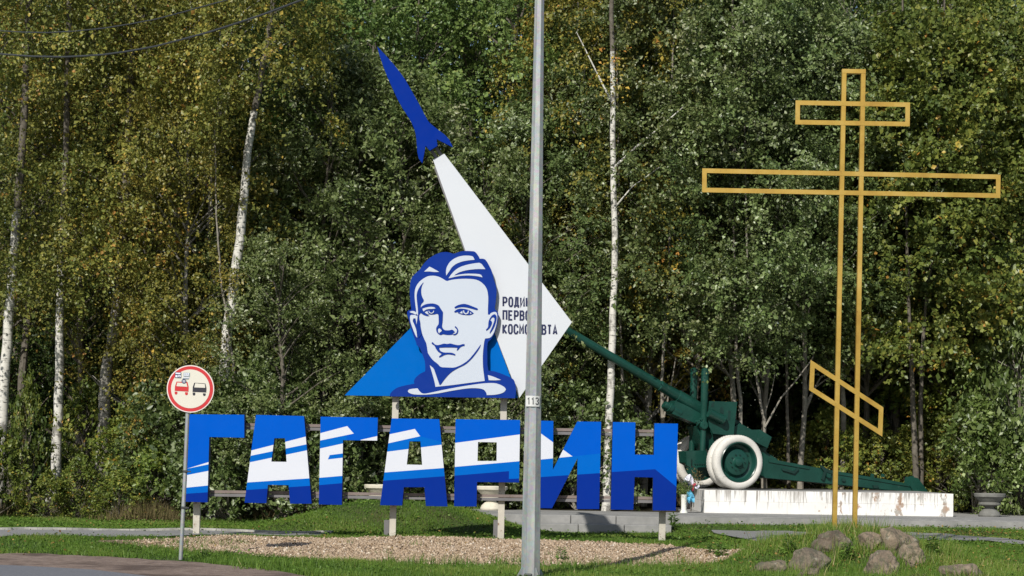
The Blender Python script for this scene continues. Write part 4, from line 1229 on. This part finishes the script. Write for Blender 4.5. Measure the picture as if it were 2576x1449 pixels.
for s_ in (1, 2):
    kind('bush', 2.4, .1, 1.2, 62, .42, .090, .065, 'leaf_olive', 'bark', 170+s_, .03, droop=.3, upb=.5, low=.25, ntw=8, nl=11)

def tree(name, key, px, d, label, cat, group, s=1.0, sz=None, col=(1, 1, 1), var=None, trunk=True, trunk_mesh=None, base=None):
    x = P(px, 1290, d).x if base is None else base.x
    z = float(G(x, d)) - .06
    cm, tm = random.choice(KINDS[key]) if var is None else KINDS[key][var]
    t = thing(name, label, cat, (x, d, z), 0, group)
    rz = random.uniform(0, 6.28)
    c = new_obj('crown', cm, t); c.rotation_euler = (0, 0, rz); c.scale = (s, s, s * (sz or 1))
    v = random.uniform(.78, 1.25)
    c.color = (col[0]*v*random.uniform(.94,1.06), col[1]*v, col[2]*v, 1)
    if trunk_mesh is None:
        k = new_obj('trunk', tm, t); k.rotation_euler = (0, 0, rz); k.scale = c.scale
    return t, c

def trunk_px(t, pts, d, r0, r1, m, dd=0.0, branches=(), dark_above=None):
    """own trunk through picture points at depth d"""
    b = MB(off=t.location)
    w = [P(*p, d + dd * i / len(pts)) for i, p in enumerate(pts)]
    g = float(G(w[0].x, w[0].y)) - .1
    if w[0].z > g: w = [Vector((w[0].x - (w[1].x - w[0].x) * .1, w[0].y, g))] + w
    n = len(w)
    fine, rs = [], []
    for i in range(n - 1):
        for k in range(4):
            f = (i + k/4) / (n - 1)
            fine.append(w[i].lerp(w[i+1], k/4) + Vector((.012*math.sin(i*4+k*1.9), .012*math.cos(i*3.1+k*2.3), 0)))
            rs.append((r0 + (r1 - r0) * f) * (1.25 if i == 0 and k == 0 else 1))
    fine.append(w[-1]); rs.append(r1)
    cut = len(fine)
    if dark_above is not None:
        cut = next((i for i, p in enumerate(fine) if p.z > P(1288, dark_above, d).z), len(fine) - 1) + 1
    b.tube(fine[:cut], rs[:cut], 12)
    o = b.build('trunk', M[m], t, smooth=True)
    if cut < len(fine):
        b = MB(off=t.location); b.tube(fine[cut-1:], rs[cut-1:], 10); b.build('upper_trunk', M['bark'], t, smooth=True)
    for bp, br0, br1 in branches:
        b = MB(off=t.location); q = [P(*p, d - .05) for p in bp]
        b.tube(q, [br0 + (br1 - br0) * i / (len(q)-1) for i in range(len(q))], 7); b.build('branch', M[m], t, smooth=True)
    return o

def birch_at(pts, d, r0, r1, m, label, key='birch', s=1.0, col=(1,1,1), off=0, branches=(), var=None, sz=None, dd=0, cd=0.0, dark=None):
    base = P(*pts[0], d)
    t, c = tree('birch_tree', key, 0, d, label, 'tree', 'birches with visible white trunks', s=s, col=col, var=var, trunk_mesh=1, base=base, sz=sz)
    top = P(*pts[-1], d)
    c.location = ((top.x - base.x) * .7 + off, cd, 0)
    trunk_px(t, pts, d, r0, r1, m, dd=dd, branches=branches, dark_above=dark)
    return t
OL = (.96, .98, .92)
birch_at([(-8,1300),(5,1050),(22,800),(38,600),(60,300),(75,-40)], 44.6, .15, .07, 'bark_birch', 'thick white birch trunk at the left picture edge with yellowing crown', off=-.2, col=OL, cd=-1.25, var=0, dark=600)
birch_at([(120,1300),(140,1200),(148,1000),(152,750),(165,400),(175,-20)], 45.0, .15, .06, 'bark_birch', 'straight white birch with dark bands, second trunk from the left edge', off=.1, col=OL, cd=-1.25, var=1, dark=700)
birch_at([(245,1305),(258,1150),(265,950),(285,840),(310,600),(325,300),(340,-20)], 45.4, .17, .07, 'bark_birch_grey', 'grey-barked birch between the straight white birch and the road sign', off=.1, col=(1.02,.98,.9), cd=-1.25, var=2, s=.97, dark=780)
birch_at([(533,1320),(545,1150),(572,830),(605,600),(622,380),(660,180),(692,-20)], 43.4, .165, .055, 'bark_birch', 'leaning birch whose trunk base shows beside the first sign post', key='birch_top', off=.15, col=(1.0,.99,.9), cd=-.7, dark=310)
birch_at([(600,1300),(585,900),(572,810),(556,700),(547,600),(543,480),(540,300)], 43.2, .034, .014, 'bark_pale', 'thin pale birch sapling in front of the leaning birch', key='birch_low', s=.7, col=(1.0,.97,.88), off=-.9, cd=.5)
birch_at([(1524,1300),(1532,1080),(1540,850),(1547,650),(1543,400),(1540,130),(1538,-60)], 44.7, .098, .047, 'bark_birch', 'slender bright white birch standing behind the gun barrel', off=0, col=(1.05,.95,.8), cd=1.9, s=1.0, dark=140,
    branches=[([(1546,420),(1600,370),(1660,320),(1720,268)], .030, .010), ([(1548,520),(1590,470),(1660,420)], .022, .008), ([(1540,260),(1500,180),(1450,80)], .026, .01)])
# thin grey trunks seen in the dark right of the birch
for pts, d, r, lab, br in (
  ([(1568,1290),(1567,1000),(1563,900),(1558,700)], 46.6, .045, 'thin grey trunk close beside the slender bright birch', ()),
  ([(1672,1290),(1668,1080),(1664,960),(1672,850),(1682,660)], 46.0, .055, 'pale forked sapling left of the gun columns', [([(1668,1060),(1690,960),(1700,900)], .025, .01)]),
  ([(1868,1290),(1862,1000),(1852,900),(1848,700)], 46.2, .060, 'pale trunk rising behind the gun shield', ()),
  ([(1925,1250),(1922,1060),(1905,960),(1888,860),(1880,740)], 45.9, .040, 'crooked pale sapling with a long slanting branch beside the cross', [([(1924,1075),(1965,1000),(2000,960),(2042,905)], .024, .012), ([(1924,1040),(1940,990),(1950,940)], .014, .006)]),
  ([(1985,1290),(1982,1100),(1978,900),(1974,700)], 47.0, .055, 'thin dark trunk behind the left cross post', ()),
  ([(2306,1250),(2300,1100),(2294,950),(2288,800),(2280,600)], 47.4, .095, 'stout grey trunk with crack lines right of the cross, left of a pair', ()),
  ([(2318,1250),(2316,1100),(2318,900),(2330,760),(2350,600)], 47.6, .075, 'thinner grey trunk right of the cross, right of a pair', ())):
    base = P(*pts[0], d)
    t, c = tree('slender_tree', 'aspen' if d < 47.3 else 'maple', 0, d, lab, 'tree', 'slender trees behind the gun', s=.95, trunk_mesh=1, base=base, col=(1,1,.95))
    c.location = (P(*pts[-1], d).x - base.x, -.3, 0)
    trunk_px(t, pts + [(pts[-1][0] + (pts[-1][0]-pts[-2][0])*1.5, -100)], d, r, .02, 'bark_pale' if d < 47 else 'bark', branches=br)

def row(name, key, spots, label, cat, group, col=(1,1,1), s=1.0, js=.12, sz=None):
    """spots: (px, depth[, where it stands]); without a place of its own a tree shares the label of its group"""
    for q in spots:
        px, d = q[:2]
        tree(name, key, px + random.uniform(-14, 14), d + random.uniform(-.2, .2), label + ' ' + q[2] if len(q) > 2 else label, cat, group, s=s * random.uniform(1-js, 1+js), col=col, sz=sz)
row('birch_tree', 'birch', [(-60,47.5,'cut by the left picture edge'),(60,48.2,'between the two leftmost white trunks'),(200,48.4,'right of the straight white birch'),(330,47.6,'above the grey-barked birch'),(440,48.5,'under the overhead cables, left of the leaning birch')], 'olive-yellow birch deeper in the wood', 'tree', 'olive birches at the left', OL)
row('birch_tree', 'birch_low', [(370,46.0,'low above the grey-barked birch'),(455,44.6,'low straight above the road sign'),(530,45.6,'beside the thin pale sapling')], 'brownish birch hanging', 'tree', 'brownish birches over the road sign', (1.06,.95,.82))
row('alder_tree', 'alder', [(-120,53),(40,54),(180,53),(320,54.5),(470,53),(600,54)], 'one of the dark green alders deep in the wood at the left', 'tree', 'alders deep in the wood at the left', (.6,.65,.55))  # leaf tint darkened to put the shade deep in the wood into colour
row('willow_tree', 'willow', [(708,43.0,'small and nearest to the leaning birch')], 'grey-green willow', 'tree', 'grey-green willows behind the portrait', (1,1,.95), s=.70, js=.02)
row('willow_tree', 'willow', [(690,46.2,'filling the gap right of the leaning birch'),(800,44.9,'above the third blue letter'),(900,45.8,'left of the blue triangle'),(990,44.9,'behind the left corner of the blue triangle'),(1100,45.8,'behind the left side of the portrait'),(1200,45.2,'hidden behind the portrait'),(1310,45.8,'behind the grey pole'),(1395,47.2,'beyond the tip of the white panel')], 'grey-green willow', 'tree', 'grey-green willows behind the portrait', (1,1,.95))
row('alder_tree', 'alder', [(700,49.4,'right of the leaning birch top'),(800,48.4,'at the top left of the rocket'),(930,49.2,'behind the rocket nose'),(1040,48.2,'behind the rocket body'),(1170,49.2,'right of the rocket'),(1290,48.4,'left of the grey pole top'),(1390,49.8,'right of the grey pole top')], 'tall fresh green alder', 'tree', 'green alders behind the rocket', (1.0,1.05,.95))
row('birch_tree', 'birch_low', [(1430,47.6,'just right of the grey pole'),(1480,49.5,'behind the slender white birch, to its left'),(1620,48.0,'right of the slender white birch'),(1670,49.6,'left of the long golden crossbar')], 'rusty yellow birch', 'tree', 'rusty birches right of the pole', (1.05,.95,.8))
row('aspen_tree', 'aspen', [(1740,47.4,'left of the long golden crossbar'),(1830,47.2,'behind the left arm of the long golden crossbar'),(1930,47.6,'below the left end of the short golden crossbar'),(2030,47.2,'just left of the golden cross'),(2100,48.5,'straight behind the golden cross')], 'grey-green aspen', 'tree', 'grey-green aspens behind the cross', (.95,1,.95))
row('alder_tree', 'alder', [(1450,53),(1580,54),(1720,53),(1850,54),(1980,53),(2100,54)], 'one of the dark alders deep in the wood behind the gun', 'tree', 'alders deep in the wood behind the gun', (.55,.6,.52))  # darkened leaf tint paints in the shaded gaps between nearer crowns
row('maple_tree', 'maple', [(2160,49.6,'just right of the golden cross'),(2250,50.2,'over the pair of grey trunks'),(2380,49.6,'right of the pair of grey trunks'),(2470,49.0,'below the right end of the long golden crossbar'),(2560,48.8,'at the right picture edge'),(2640,49.4,'cut by the right picture edge')], 'yellow-green maple', 'tree', 'yellow-green maples at the right', (1,1,1), s=1.0)
row('birch_tree', 'birch_low', [(2220,52.5,'right of the cross top'),(2330,52.8,'above the right arm of the long crossbar'),(2440,52.2,'above the end of the long crossbar'),(2560,51.6,'in the upper right picture corner'),(2660,52.5,'cut by the upper right picture corner')], 'tall olive birch', 'tree', 'olive trees behind the maples', (.85,1.02,.85), s=1.08)
row('alder_tree', 'alder', [(2230,56),(2380,56),(2520,55.5),(2680,56)], 'one of the dark alders deep in the wood at the right', 'tree', 'alders deep in the wood at the right', (.6,.65,.55))  # same darkened tint, deep shade put into the leaf colour
# shrubs along the forest edge
for px, d, s_, z_, w_ in ((-20,42.7,.85,1.0,'yellow-green bush at the left edge in front of the first birch'), (70,43.2,.50,2.5,'tall slender yellow-green bush between the first two birch trunks'),
    (212,45.7,.95,1.25,'yellow-green bush between the white and the grey birch trunk'), (195,42.6,.55,1.0,'low green bush at the foot of the grey birch'), (325,44.6,.9,1.1,'dark green bush right of the grey birch trunk'),
    (385,43.0,.7,1.0,'pale green bush at the grass edge left of the road sign'), (120,42.3,.5,.9,'low bush at the foot of the straight white birch'), (300,42.4,.5,.9,'low yellowish bush right of the grey birch foot'), (430,45.0,1.0,1.7,'tall brownish green bush behind the road sign')):
    tree('edge_shrub', 'bush', px, d, w_, 'bush', 'bushes below the birches', s=s_, sz=z_, col=(.85,.92,.8))
row('edge_shrub', 'shrub', [(440,43.9,'left of the road sign pipe'),(500,43.2,'behind the first blue letter'),(590,42.9,'over the foot of the leaning birch'),(660,43.6,'above the second blue letter'),(740,43.4,'between the second and third blue letters'),(830,43.8,'above the third blue letter'),(905,44.6,'above the cream urn'),(1000,45.4,'above the fourth blue letter'),(1090,45.3,'between the fourth and fifth blue letters'),(1180,45.5,'behind the fifth blue letter'),(1270,45.3,'left of the pole foot'),(1370,45.4,'right of the pole'),(1450,45.3,'behind the sixth blue letter'),(1535,45.6,'over the foot of the slender white birch')], 'grey-green shrub', 'bush', 'shrubs behind the lettering', (.85,.9,.78), s=1.2, js=.15)
row('edge_shrub', 'shrub', [(1600,47.6,'behind the seventh blue letter'),(1720,49.4,'behind the gun columns'),(1800,49.5,'behind the gun shield'),(1990,49.6,'left of the cross posts')], 'dark shrub in the shade', 'bush', 'dark shrubs behind the gun', (.6,.66,.55), s=.8, js=.2)  # shade also put into the colour: leaf tint darker than the other shrubs
row('edge_shrub', 'bush', [(2010,48.9,'behind the middle of the gun trail'),(2085,48.8,'just left of the cross posts above the trail'),(2150,49.0,'between and right of the cross posts above the trail'),(2215,48.7,'left of the grey trunk pair'),(2285,48.8,'at the foot of the grey trunk pair'),(2350,48.5,'over the far end of the gun trail'),(2420,48.3,'behind the right end of the plinth')], 'yellowish bush', 'bush', 'bushes behind the gun trail', (1.05,1,.9), s=.95, js=.15)
row('edge_shrub', 'bush', [(2250,50.4,'tall, between the trunk pair and the cross'),(2340,50.2,'tall, right of the trunk pair'),(2430,49.6,'tall, above the plinth end')], 'leafy olive bush', 'bush', 'tall bushes behind the trail', (.95,1,.9), s=1.5, js=.1)
row('edge_shrub', 'shrub', [(2445,46.6,'left of the grey urn'),(2515,46.4,'straight behind the grey urn'),(2590,45.8,'right of the grey urn'),(2660,45.6,'at the right edge beyond the grey urn')], 'fresh green shrub', 'bush', 'green shrubs round the grey urn', (1.0,1.1,.75), s=1.0, js=.15)
tree('edge_shrub', 'shrub', 2575, 46.6, 'tall pale green shrub at the right picture edge above the urn', 'bush', 'green shrubs round the grey urn', s=1.3, sz=1.6, col=(1.1,1.15,.9))
tree('edge_shrub', 'shrub', 2490, 48.2, 'tall green shrub behind the grey urn, left of the picture edge', 'bush', 'green shrubs round the grey urn', s=1.3, sz=1.35, col=(1.0,1.1,.8))

# far wood that reads as one mass
def far_wood():
    q = np.random.default_rng(5)
    n = 190000
    x = q.uniform(-24, 24, n); y = q.uniform(57, 70, n); z = .3 + q.random(n) ** 1.3 * 21
    m_ = 90000
    x = np.concatenate([x, q.uniform(-24, 24, m_)]); y = np.concatenate([y, q.uniform(55.5, 63, m_)]); z = np.concatenate([z, .4 + 6.5 * q.random(m_)])
    m_ = 70000
    x = np.concatenate([x, q.uniform(-24, 24, m_)]); y = np.concatenate([y, q.uniform(58, 66, m_)]); z = np.concatenate([z, 8 + 13 * q.random(m_)])
    p = np.stack([x, y, z], 1)
    keep = noise3(p, .9, q.uniform(0, 6, 6)) > -.9
    p = p[keep]; n = len(p)
    a = q.normal(size=(n, 3)); a /= np.linalg.norm(a, axis=1)[:, None]
    nn = q.normal(size=(n, 3)) + np.array([0, -.6, .6]); b = np.cross(nn, a); b /= np.linalg.norm(b, axis=1)[:, None]
    L = q.uniform(.15, .34, n)[:, None]
    V = np.stack([p, p + a*L*.5 + b*L*.38, p + a*L, p + a*L*.5 - b*L*.38], 1).reshape(-1, 3)
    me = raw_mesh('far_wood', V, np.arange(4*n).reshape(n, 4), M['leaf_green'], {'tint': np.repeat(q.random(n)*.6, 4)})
    o = new_obj('far_wood', me); o.color = (.7, .75, .65, 1)  # tint lowered so the shade of the far wood is in the colour
    tag(o, 'dark mass of far trees closing the wood behind', kind='stuff')
far_wood()

# ------------------------------------------------------------------ grass, gravel, litter
def masks(x, y):
    bad = in_strip('gravel_bed', x, y, .02) | in_strip('left_path', x, y, .01) | in_strip('right_path', x, y, .01) | in_strip('dirt_shoulder', x, y, .0) | in_strip('road', x, y)
    bad |= (x > PLX0 - .05) & (y > 40.97) & ((y < 43.85) | (x > 3.85))
    bad |= (x > xs0 - .3) & (x < xs1 + .05) & (y > 39.5)
    bad |= (x > xr - .05) & (y > 40.53)
    return bad
def in_view(x, y, pad=1.27):
    return (np.abs(x) < y * .2587 * pad + .3)
def blades(x, y, h, w, q, lean=.5):
    n = len(x); z = G(x, y)
    a = q.uniform(0, 2*np.pi, n); ca_, sa_ = np.cos(a), np.sin(a)
    la = q.uniform(0, 2*np.pi, n); lm = h * lean * q.uniform(.1, 1, n)
    p0 = np.stack([x - ca_*w/2, y - sa_*w/2, z - .01], 1); p1 = np.stack([x + ca_*w/2, y + sa_*w/2, z - .01], 1)
    p2 = np.stack([x + np.cos(la)*lm, y + np.sin(la)*lm, z + h], 1)
    return np.stack([p0, p1, p2], 1)
def grass():
    q = np.random.default_rng(21)
    n = 1250000
    x = q.uniform(-14, 14.5, n); y = np.where(q.random(n) < .62, q.uniform(33, 44.2, n), q.uniform(25.2, 33.5, n))
    k = in_view(x, y) & ~masks(x, y)
    # thinner and shorter patches
    pn = np.sin(x*1.3+2)*np.sin(y*1.7) + .6*np.sin(x*3.7+y*2.1)
    k &= q.random(n) < np.clip(.75 + .3*pn, .3, 1)
    x, y, pn = x[k], y[k], pn[k]; n = len(x)
    h = q.uniform(.03, .075, n) * (1 + .35*pn*.6)
    h *= np.where((y > 33) & (y < 41.5), .78, 1.0)
    near = np.clip((30.0 - y) / 3, 0, 1)
    h *= 1 + .4 * near
    ring = np.exp(-((x-CX)/1.9)**2 - ((y-CY)/1.6)**2)
    h *= 1 + 1.3 * ring * q.random(n)
    edge = np.clip((y - 41.6) / 2, 0, 1)
    h *= 1 + 1.6 * edge * q.random(n)
    w = q.uniform(.008, .017, n)
    tri = blades(x, y, h, w, q)
    tint = np.clip(.44 + .15*pn + .10*np.sin(x*.8+y*.5) + q.normal(size=n)*.18 + .25*ring + .12*edge, 0, 1)
    me = raw_mesh('grass', tri.reshape(-1, 3), np.arange(3*n).reshape(n, 3), M['grass'], {'tint': np.repeat(tint, 3)})
    tag(new_obj('grass', me), 'short green grass on the verge, mound and forest edge', kind='stuff')
    # clover and broad-leaved weeds in the lawn
    n = 100000
    x = q.uniform(-12, 12.5, n); y = q.uniform(25.5, 42, n)
    pn = np.sin(x*2.1+1)*np.sin(y*2.7+.5)
    k = in_view(x, y) & ~masks(x, y) & (q.random(n) < .5 + .5*pn)
    x, y = x[k], y[k]; n = len(x)
    p = np.stack([x, y, G(x, y) + q.uniform(.02, .075, n)], 1)
    a = q.normal(size=(n, 3)); a[:, 2] *= .35; a /= np.linalg.norm(a, axis=1)[:, None]
    nn = q.normal(size=(n, 3))*.4 + np.array([0, 0, 1]); b = np.cross(nn, a); b /= np.linalg.norm(b, axis=1)[:, None]
    L = q.uniform(.03, .065, n)[:, None] * np.where(y > 33, .95, .85)[:, None]
    V = np.stack([p, p + a*L*.5 + b*L*.36, p + a*L, p + a*L*.5 - b*L*.36], 1).reshape(-1, 3)
    me = raw_mesh('clover', V, np.arange(4*n).reshape(n, 4), M['grass'], {'tint': np.repeat(np.clip(q.normal(size=n)*.15+.35, 0, .9), 4)})
    tag(new_obj('clover', me), 'low clover and broad leaves among the grass', kind='stuff')
    # tall tufts along the gravel's near edge, round the boulders and the steps
    T = []
    for _ in range(95):
        px = q.uniform(600, 1850); c = unproj(px, 1424 + q.uniform(-6, 14)); T.append((c.x, c.y, q.uniform(.10, .24), 26))
    for _ in range(120):
        a = q.uniform(0, 6.28); rr = q.uniform(.2, 1.9); T.append((CX + rr*math.cos(a), CY - .25 + rr*.8*math.sin(a), q.uniform(.15, .36), 26))
    for o in [o for o in scene.objects if o.name.startswith('boulder')]:
        w_ = o.dimensions.x / 2
        for _ in range(7):
            T.append((o.location.x + q.uniform(-1.15, 1.15) * w_, o.location.y - w_ * q.uniform(.55, .95), q.uniform(.12, .28), 24))
    for _ in range(36):
        px = q.uniform(1330, 1720); T.append((P(px, 1340, 38.9).x, q.uniform(38.4, 39.2), q.uniform(.06, .13), 20))
    for _ in range(70):
        px = q.uniform(200, 620); c = unproj(px, q.uniform(1362, 1398)); T.append((c.x, c.y, q.uniform(.05, .13), 20))
    for _ in range(26):
        px = q.uniform(380, 1700); c = unproj(px, q.uniform(1368, 1410)); T.append((c.x, c.y, q.uniform(.06, .14), 16))
    X, Y, H_ = [], [], []
    for cx, cy, h, m in T:
        X.append(cx + q.normal(size=m)*.07); Y.append(cy + q.normal(size=m)*.06); H_.append(h*q.uniform(.45, 1.1, m))
    x, y, h = map(np.concatenate, (X, Y, H_)); n = len(x)
    tri = blades(x, y, h, q.uniform(.008, .016, n), q, .7)
    tint = np.clip(.35 + q.normal(size=n)*.2 + .5*(np.abs(x-CX) < 2)*q.random(n), 0, 1)
    me = raw_mesh('grass_tufts', tri.reshape(-1, 3), np.arange(3*n).reshape(n, 3), M['grass'], {'tint': np.repeat(tint, 3)})
    tag(new_obj('grass_tufts', me), 'tall grass tufts round boulders, gravel edge and steps', kind='stuff')
    # dry stalks at the forest edge and behind the plinth
    n = 26000
    x = np.concatenate([q.normal(size=n//12) * .7 + P(390, 1300, 42.5).x, q.uniform(-12, PLX0, n//4), q.uniform(4, 12, n//2)]); y = np.concatenate([q.uniform(41.8, 42.9, n//12), q.uniform(43, 45, n//4), q.uniform(49.05, 51.5, n//2)])
    n = len(x)
    h = q.uniform(.15, .6, n) * (.6 + .4*np.sin(x*2.2))
    tri = blades(x, y, h, q.uniform(.012, .024, n), q, .6)
    me = raw_mesh('dry_grass', tri.reshape(-1, 3), np.arange(3*n).reshape(n, 3), M['dry_grass'], {'tint': np.repeat(q.random(n), 3)})
    tag(new_obj('dry_grass', me), 'dry stalks along the forest edge and behind the plinth', kind='stuff')
grass()

def gravel_stones():
    q = np.random.default_rng(31)
    X, ya, yb = STRIPS['gravel_bed']
    n = 60000
    x = q.uniform(X[0], X[-1], n); y0 = np.interp(x, X, ya); y1 = np.interp(x, X, yb)
    y = q.uniform(27.5, 35, n)
    k = (y > y0 - .12) & (y < y1 + .08)
    edge = np.minimum(y - y0, y1 - y); k &= (edge > .1) | (q.random(n) < .35)
    k &= q.random(n) < np.clip((x - P(310, 1365, 32).x) / 1.7, .03, 1)
    x, y = x[k], y[k]; n = len(x)
    r = q.uniform(.012, .030, n) * (1 + .5*(q.random(n) > .93))
    base = np.array([(1,0,0),(-1,0,0),(0,1,0),(0,-1,0),(0,0,1),(0,0,-1)], float)
    fc = np.array([(0,2,4),(2,1,4),(1,3,4),(3,0,4),(2,0,5),(1,2,5),(3,1,5),(0,3,5)])
    B = base[None] * q.uniform(.55, 1.25, (n, 6, 1)) + q.normal(size=(n, 6, 3))*.18
    B[:, :, 2] *= .7
    c = np.stack([x, y, G(x, y) + .014 + r*.25], 1)
    V = (B * r[:, None, None] + c[:, None]).reshape(-1, 3)
    Fc = (fc[None] + (np.arange(n)*6)[:, None, None]).reshape(-1, 3)
    me = raw_mesh('gravel', V, Fc, M['pebbles'], {'tint': np.repeat(np.clip(q.normal(size=n)*.22+.48, 0, 1), 6)})
    o = new_obj('gravel', me); tag(o, 'tan crushed stone spread under the lettering', kind='stuff')
gravel_stones()

def litter():
    q = np.random.default_rng(41)
    P_ = []
    for _ in range(900):
        c = unproj(q.uniform(1700, 2576), q.uniform(1312, 1449)); P_.append(c)
    for _ in range(200):
        c = unproj(q.uniform(2250, 2560), 1346 + q.uniform(-3, 6)); P_.append(c)
    for _ in range(120):
        c = unproj(1862 + q.normal()*14, 1313 + q.normal()*3); P_.append(c)
    for _ in range(420):
        c = unproj(q.uniform(0, 1300), q.uniform(1300, 1400)); P_.append(c)
    p = np.array([list(v) for v in P_]); n = len(p); p[:, 2] += q.uniform(.03, .08, n)
    a = q.normal(size=(n, 3)); a[:, 2] *= .4; a /= np.linalg.norm(a, axis=1)[:, None]
    nn = q.normal(size=(n, 3))*.5 + np.array([0, 0, 1]); b = np.cross(nn, a); b /= np.linalg.norm(b, axis=1)[:, None]
    L = q.uniform(.028, .06, n)[:, None]
    V = np.stack([p, p + a*L*.5 + b*L*.36, p + a*L, p + a*L*.5 - b*L*.36], 1).reshape(-1, 3)
    me = raw_mesh('fallen_leaves', V, np.arange(4*n).reshape(n, 4), M['fallen'], {'tint': np.repeat(q.random(n), 4)})
    tag(new_obj('fallen_leaves', me), 'yellow and brown fallen leaves scattered over grass and paths', kind='stuff')
litter()

# broad-leaved weeds standing alone
def weed(px, py, h, label, seed, n=70):
    c = unproj(px, py); q = np.random.default_rng(seed)
    t = thing('weed_plant', label, 'weed', tuple(c))
    L = h * .55
    z = q.uniform(.1, 1, n) * h; az = q.uniform(0, 6.28, n)
    p = np.stack([.03*np.cos(az), .03*np.sin(az), z], 1)
    a = np.stack([np.cos(az), np.sin(az), q.uniform(-.1, .7, n)], 1); a /= np.linalg.norm(a, axis=1)[:, None]
    up = np.array([0, 0, 1.0]) + q.normal(size=(n, 3))*.3; b = np.cross(up, a); b /= np.linalg.norm(b, axis=1)[:, None]
    LL = (L * q.uniform(.5, 1.1, n) * (1.1 - .6*z/h))[:, None]
    V = np.stack([p, p + a*LL*.5 + b*LL*.2, p + a*LL - np.array([0,0,1.])*LL*.15, p + a*LL*.5 - b*LL*.2], 1).reshape(-1, 3)
    o = new_obj('foliage', raw_mesh('foliage', V, np.arange(4*n).reshape(n, 4), M['leaf_green'], {'tint': np.repeat(q.random(n)*.7, 4)}), t); o.color = (1.2, 1.4, .9, 1)
    b = MB()
    for k in range(4): b.tube([(0, 0, -.02), (q.normal()*.03, q.normal()*.03, h*.6), (q.normal()*.07, q.normal()*.07, h)], [.006, .004, .002], 5)
    b.build('stem', M['leaf_green'], t)
weed(1694, 1334, .34, 'leafy green weed at the right end of the steps', 1)
weed(1412, 1412, .20, 'small dark weed growing in the gravel right of the pole', 2)
weed(1815, 1404, .22, 'leafy weed clump at the right end of the gravel', 3, 110)
weed(1790, 1396, .18, 'low weed between the gravel end and the leafy clump', 4, 80)
weed(1985, 1398, .30, 'ragged weed between the leftmost stones of the ring', 11, 90)
weed(2130, 1412, .26, 'ragged weed in the middle of the ring of stones', 12, 90)
weed(2345, 1400, .28, 'ragged weed right of the pale greyish boulder', 13, 90)
weed(520, 1405, .14, 'small weed in the gravel near the road sign', 5)
weed(985, 1290, .22, 'weed on the crest of the grassy mound below the fourth blue letter', 6)
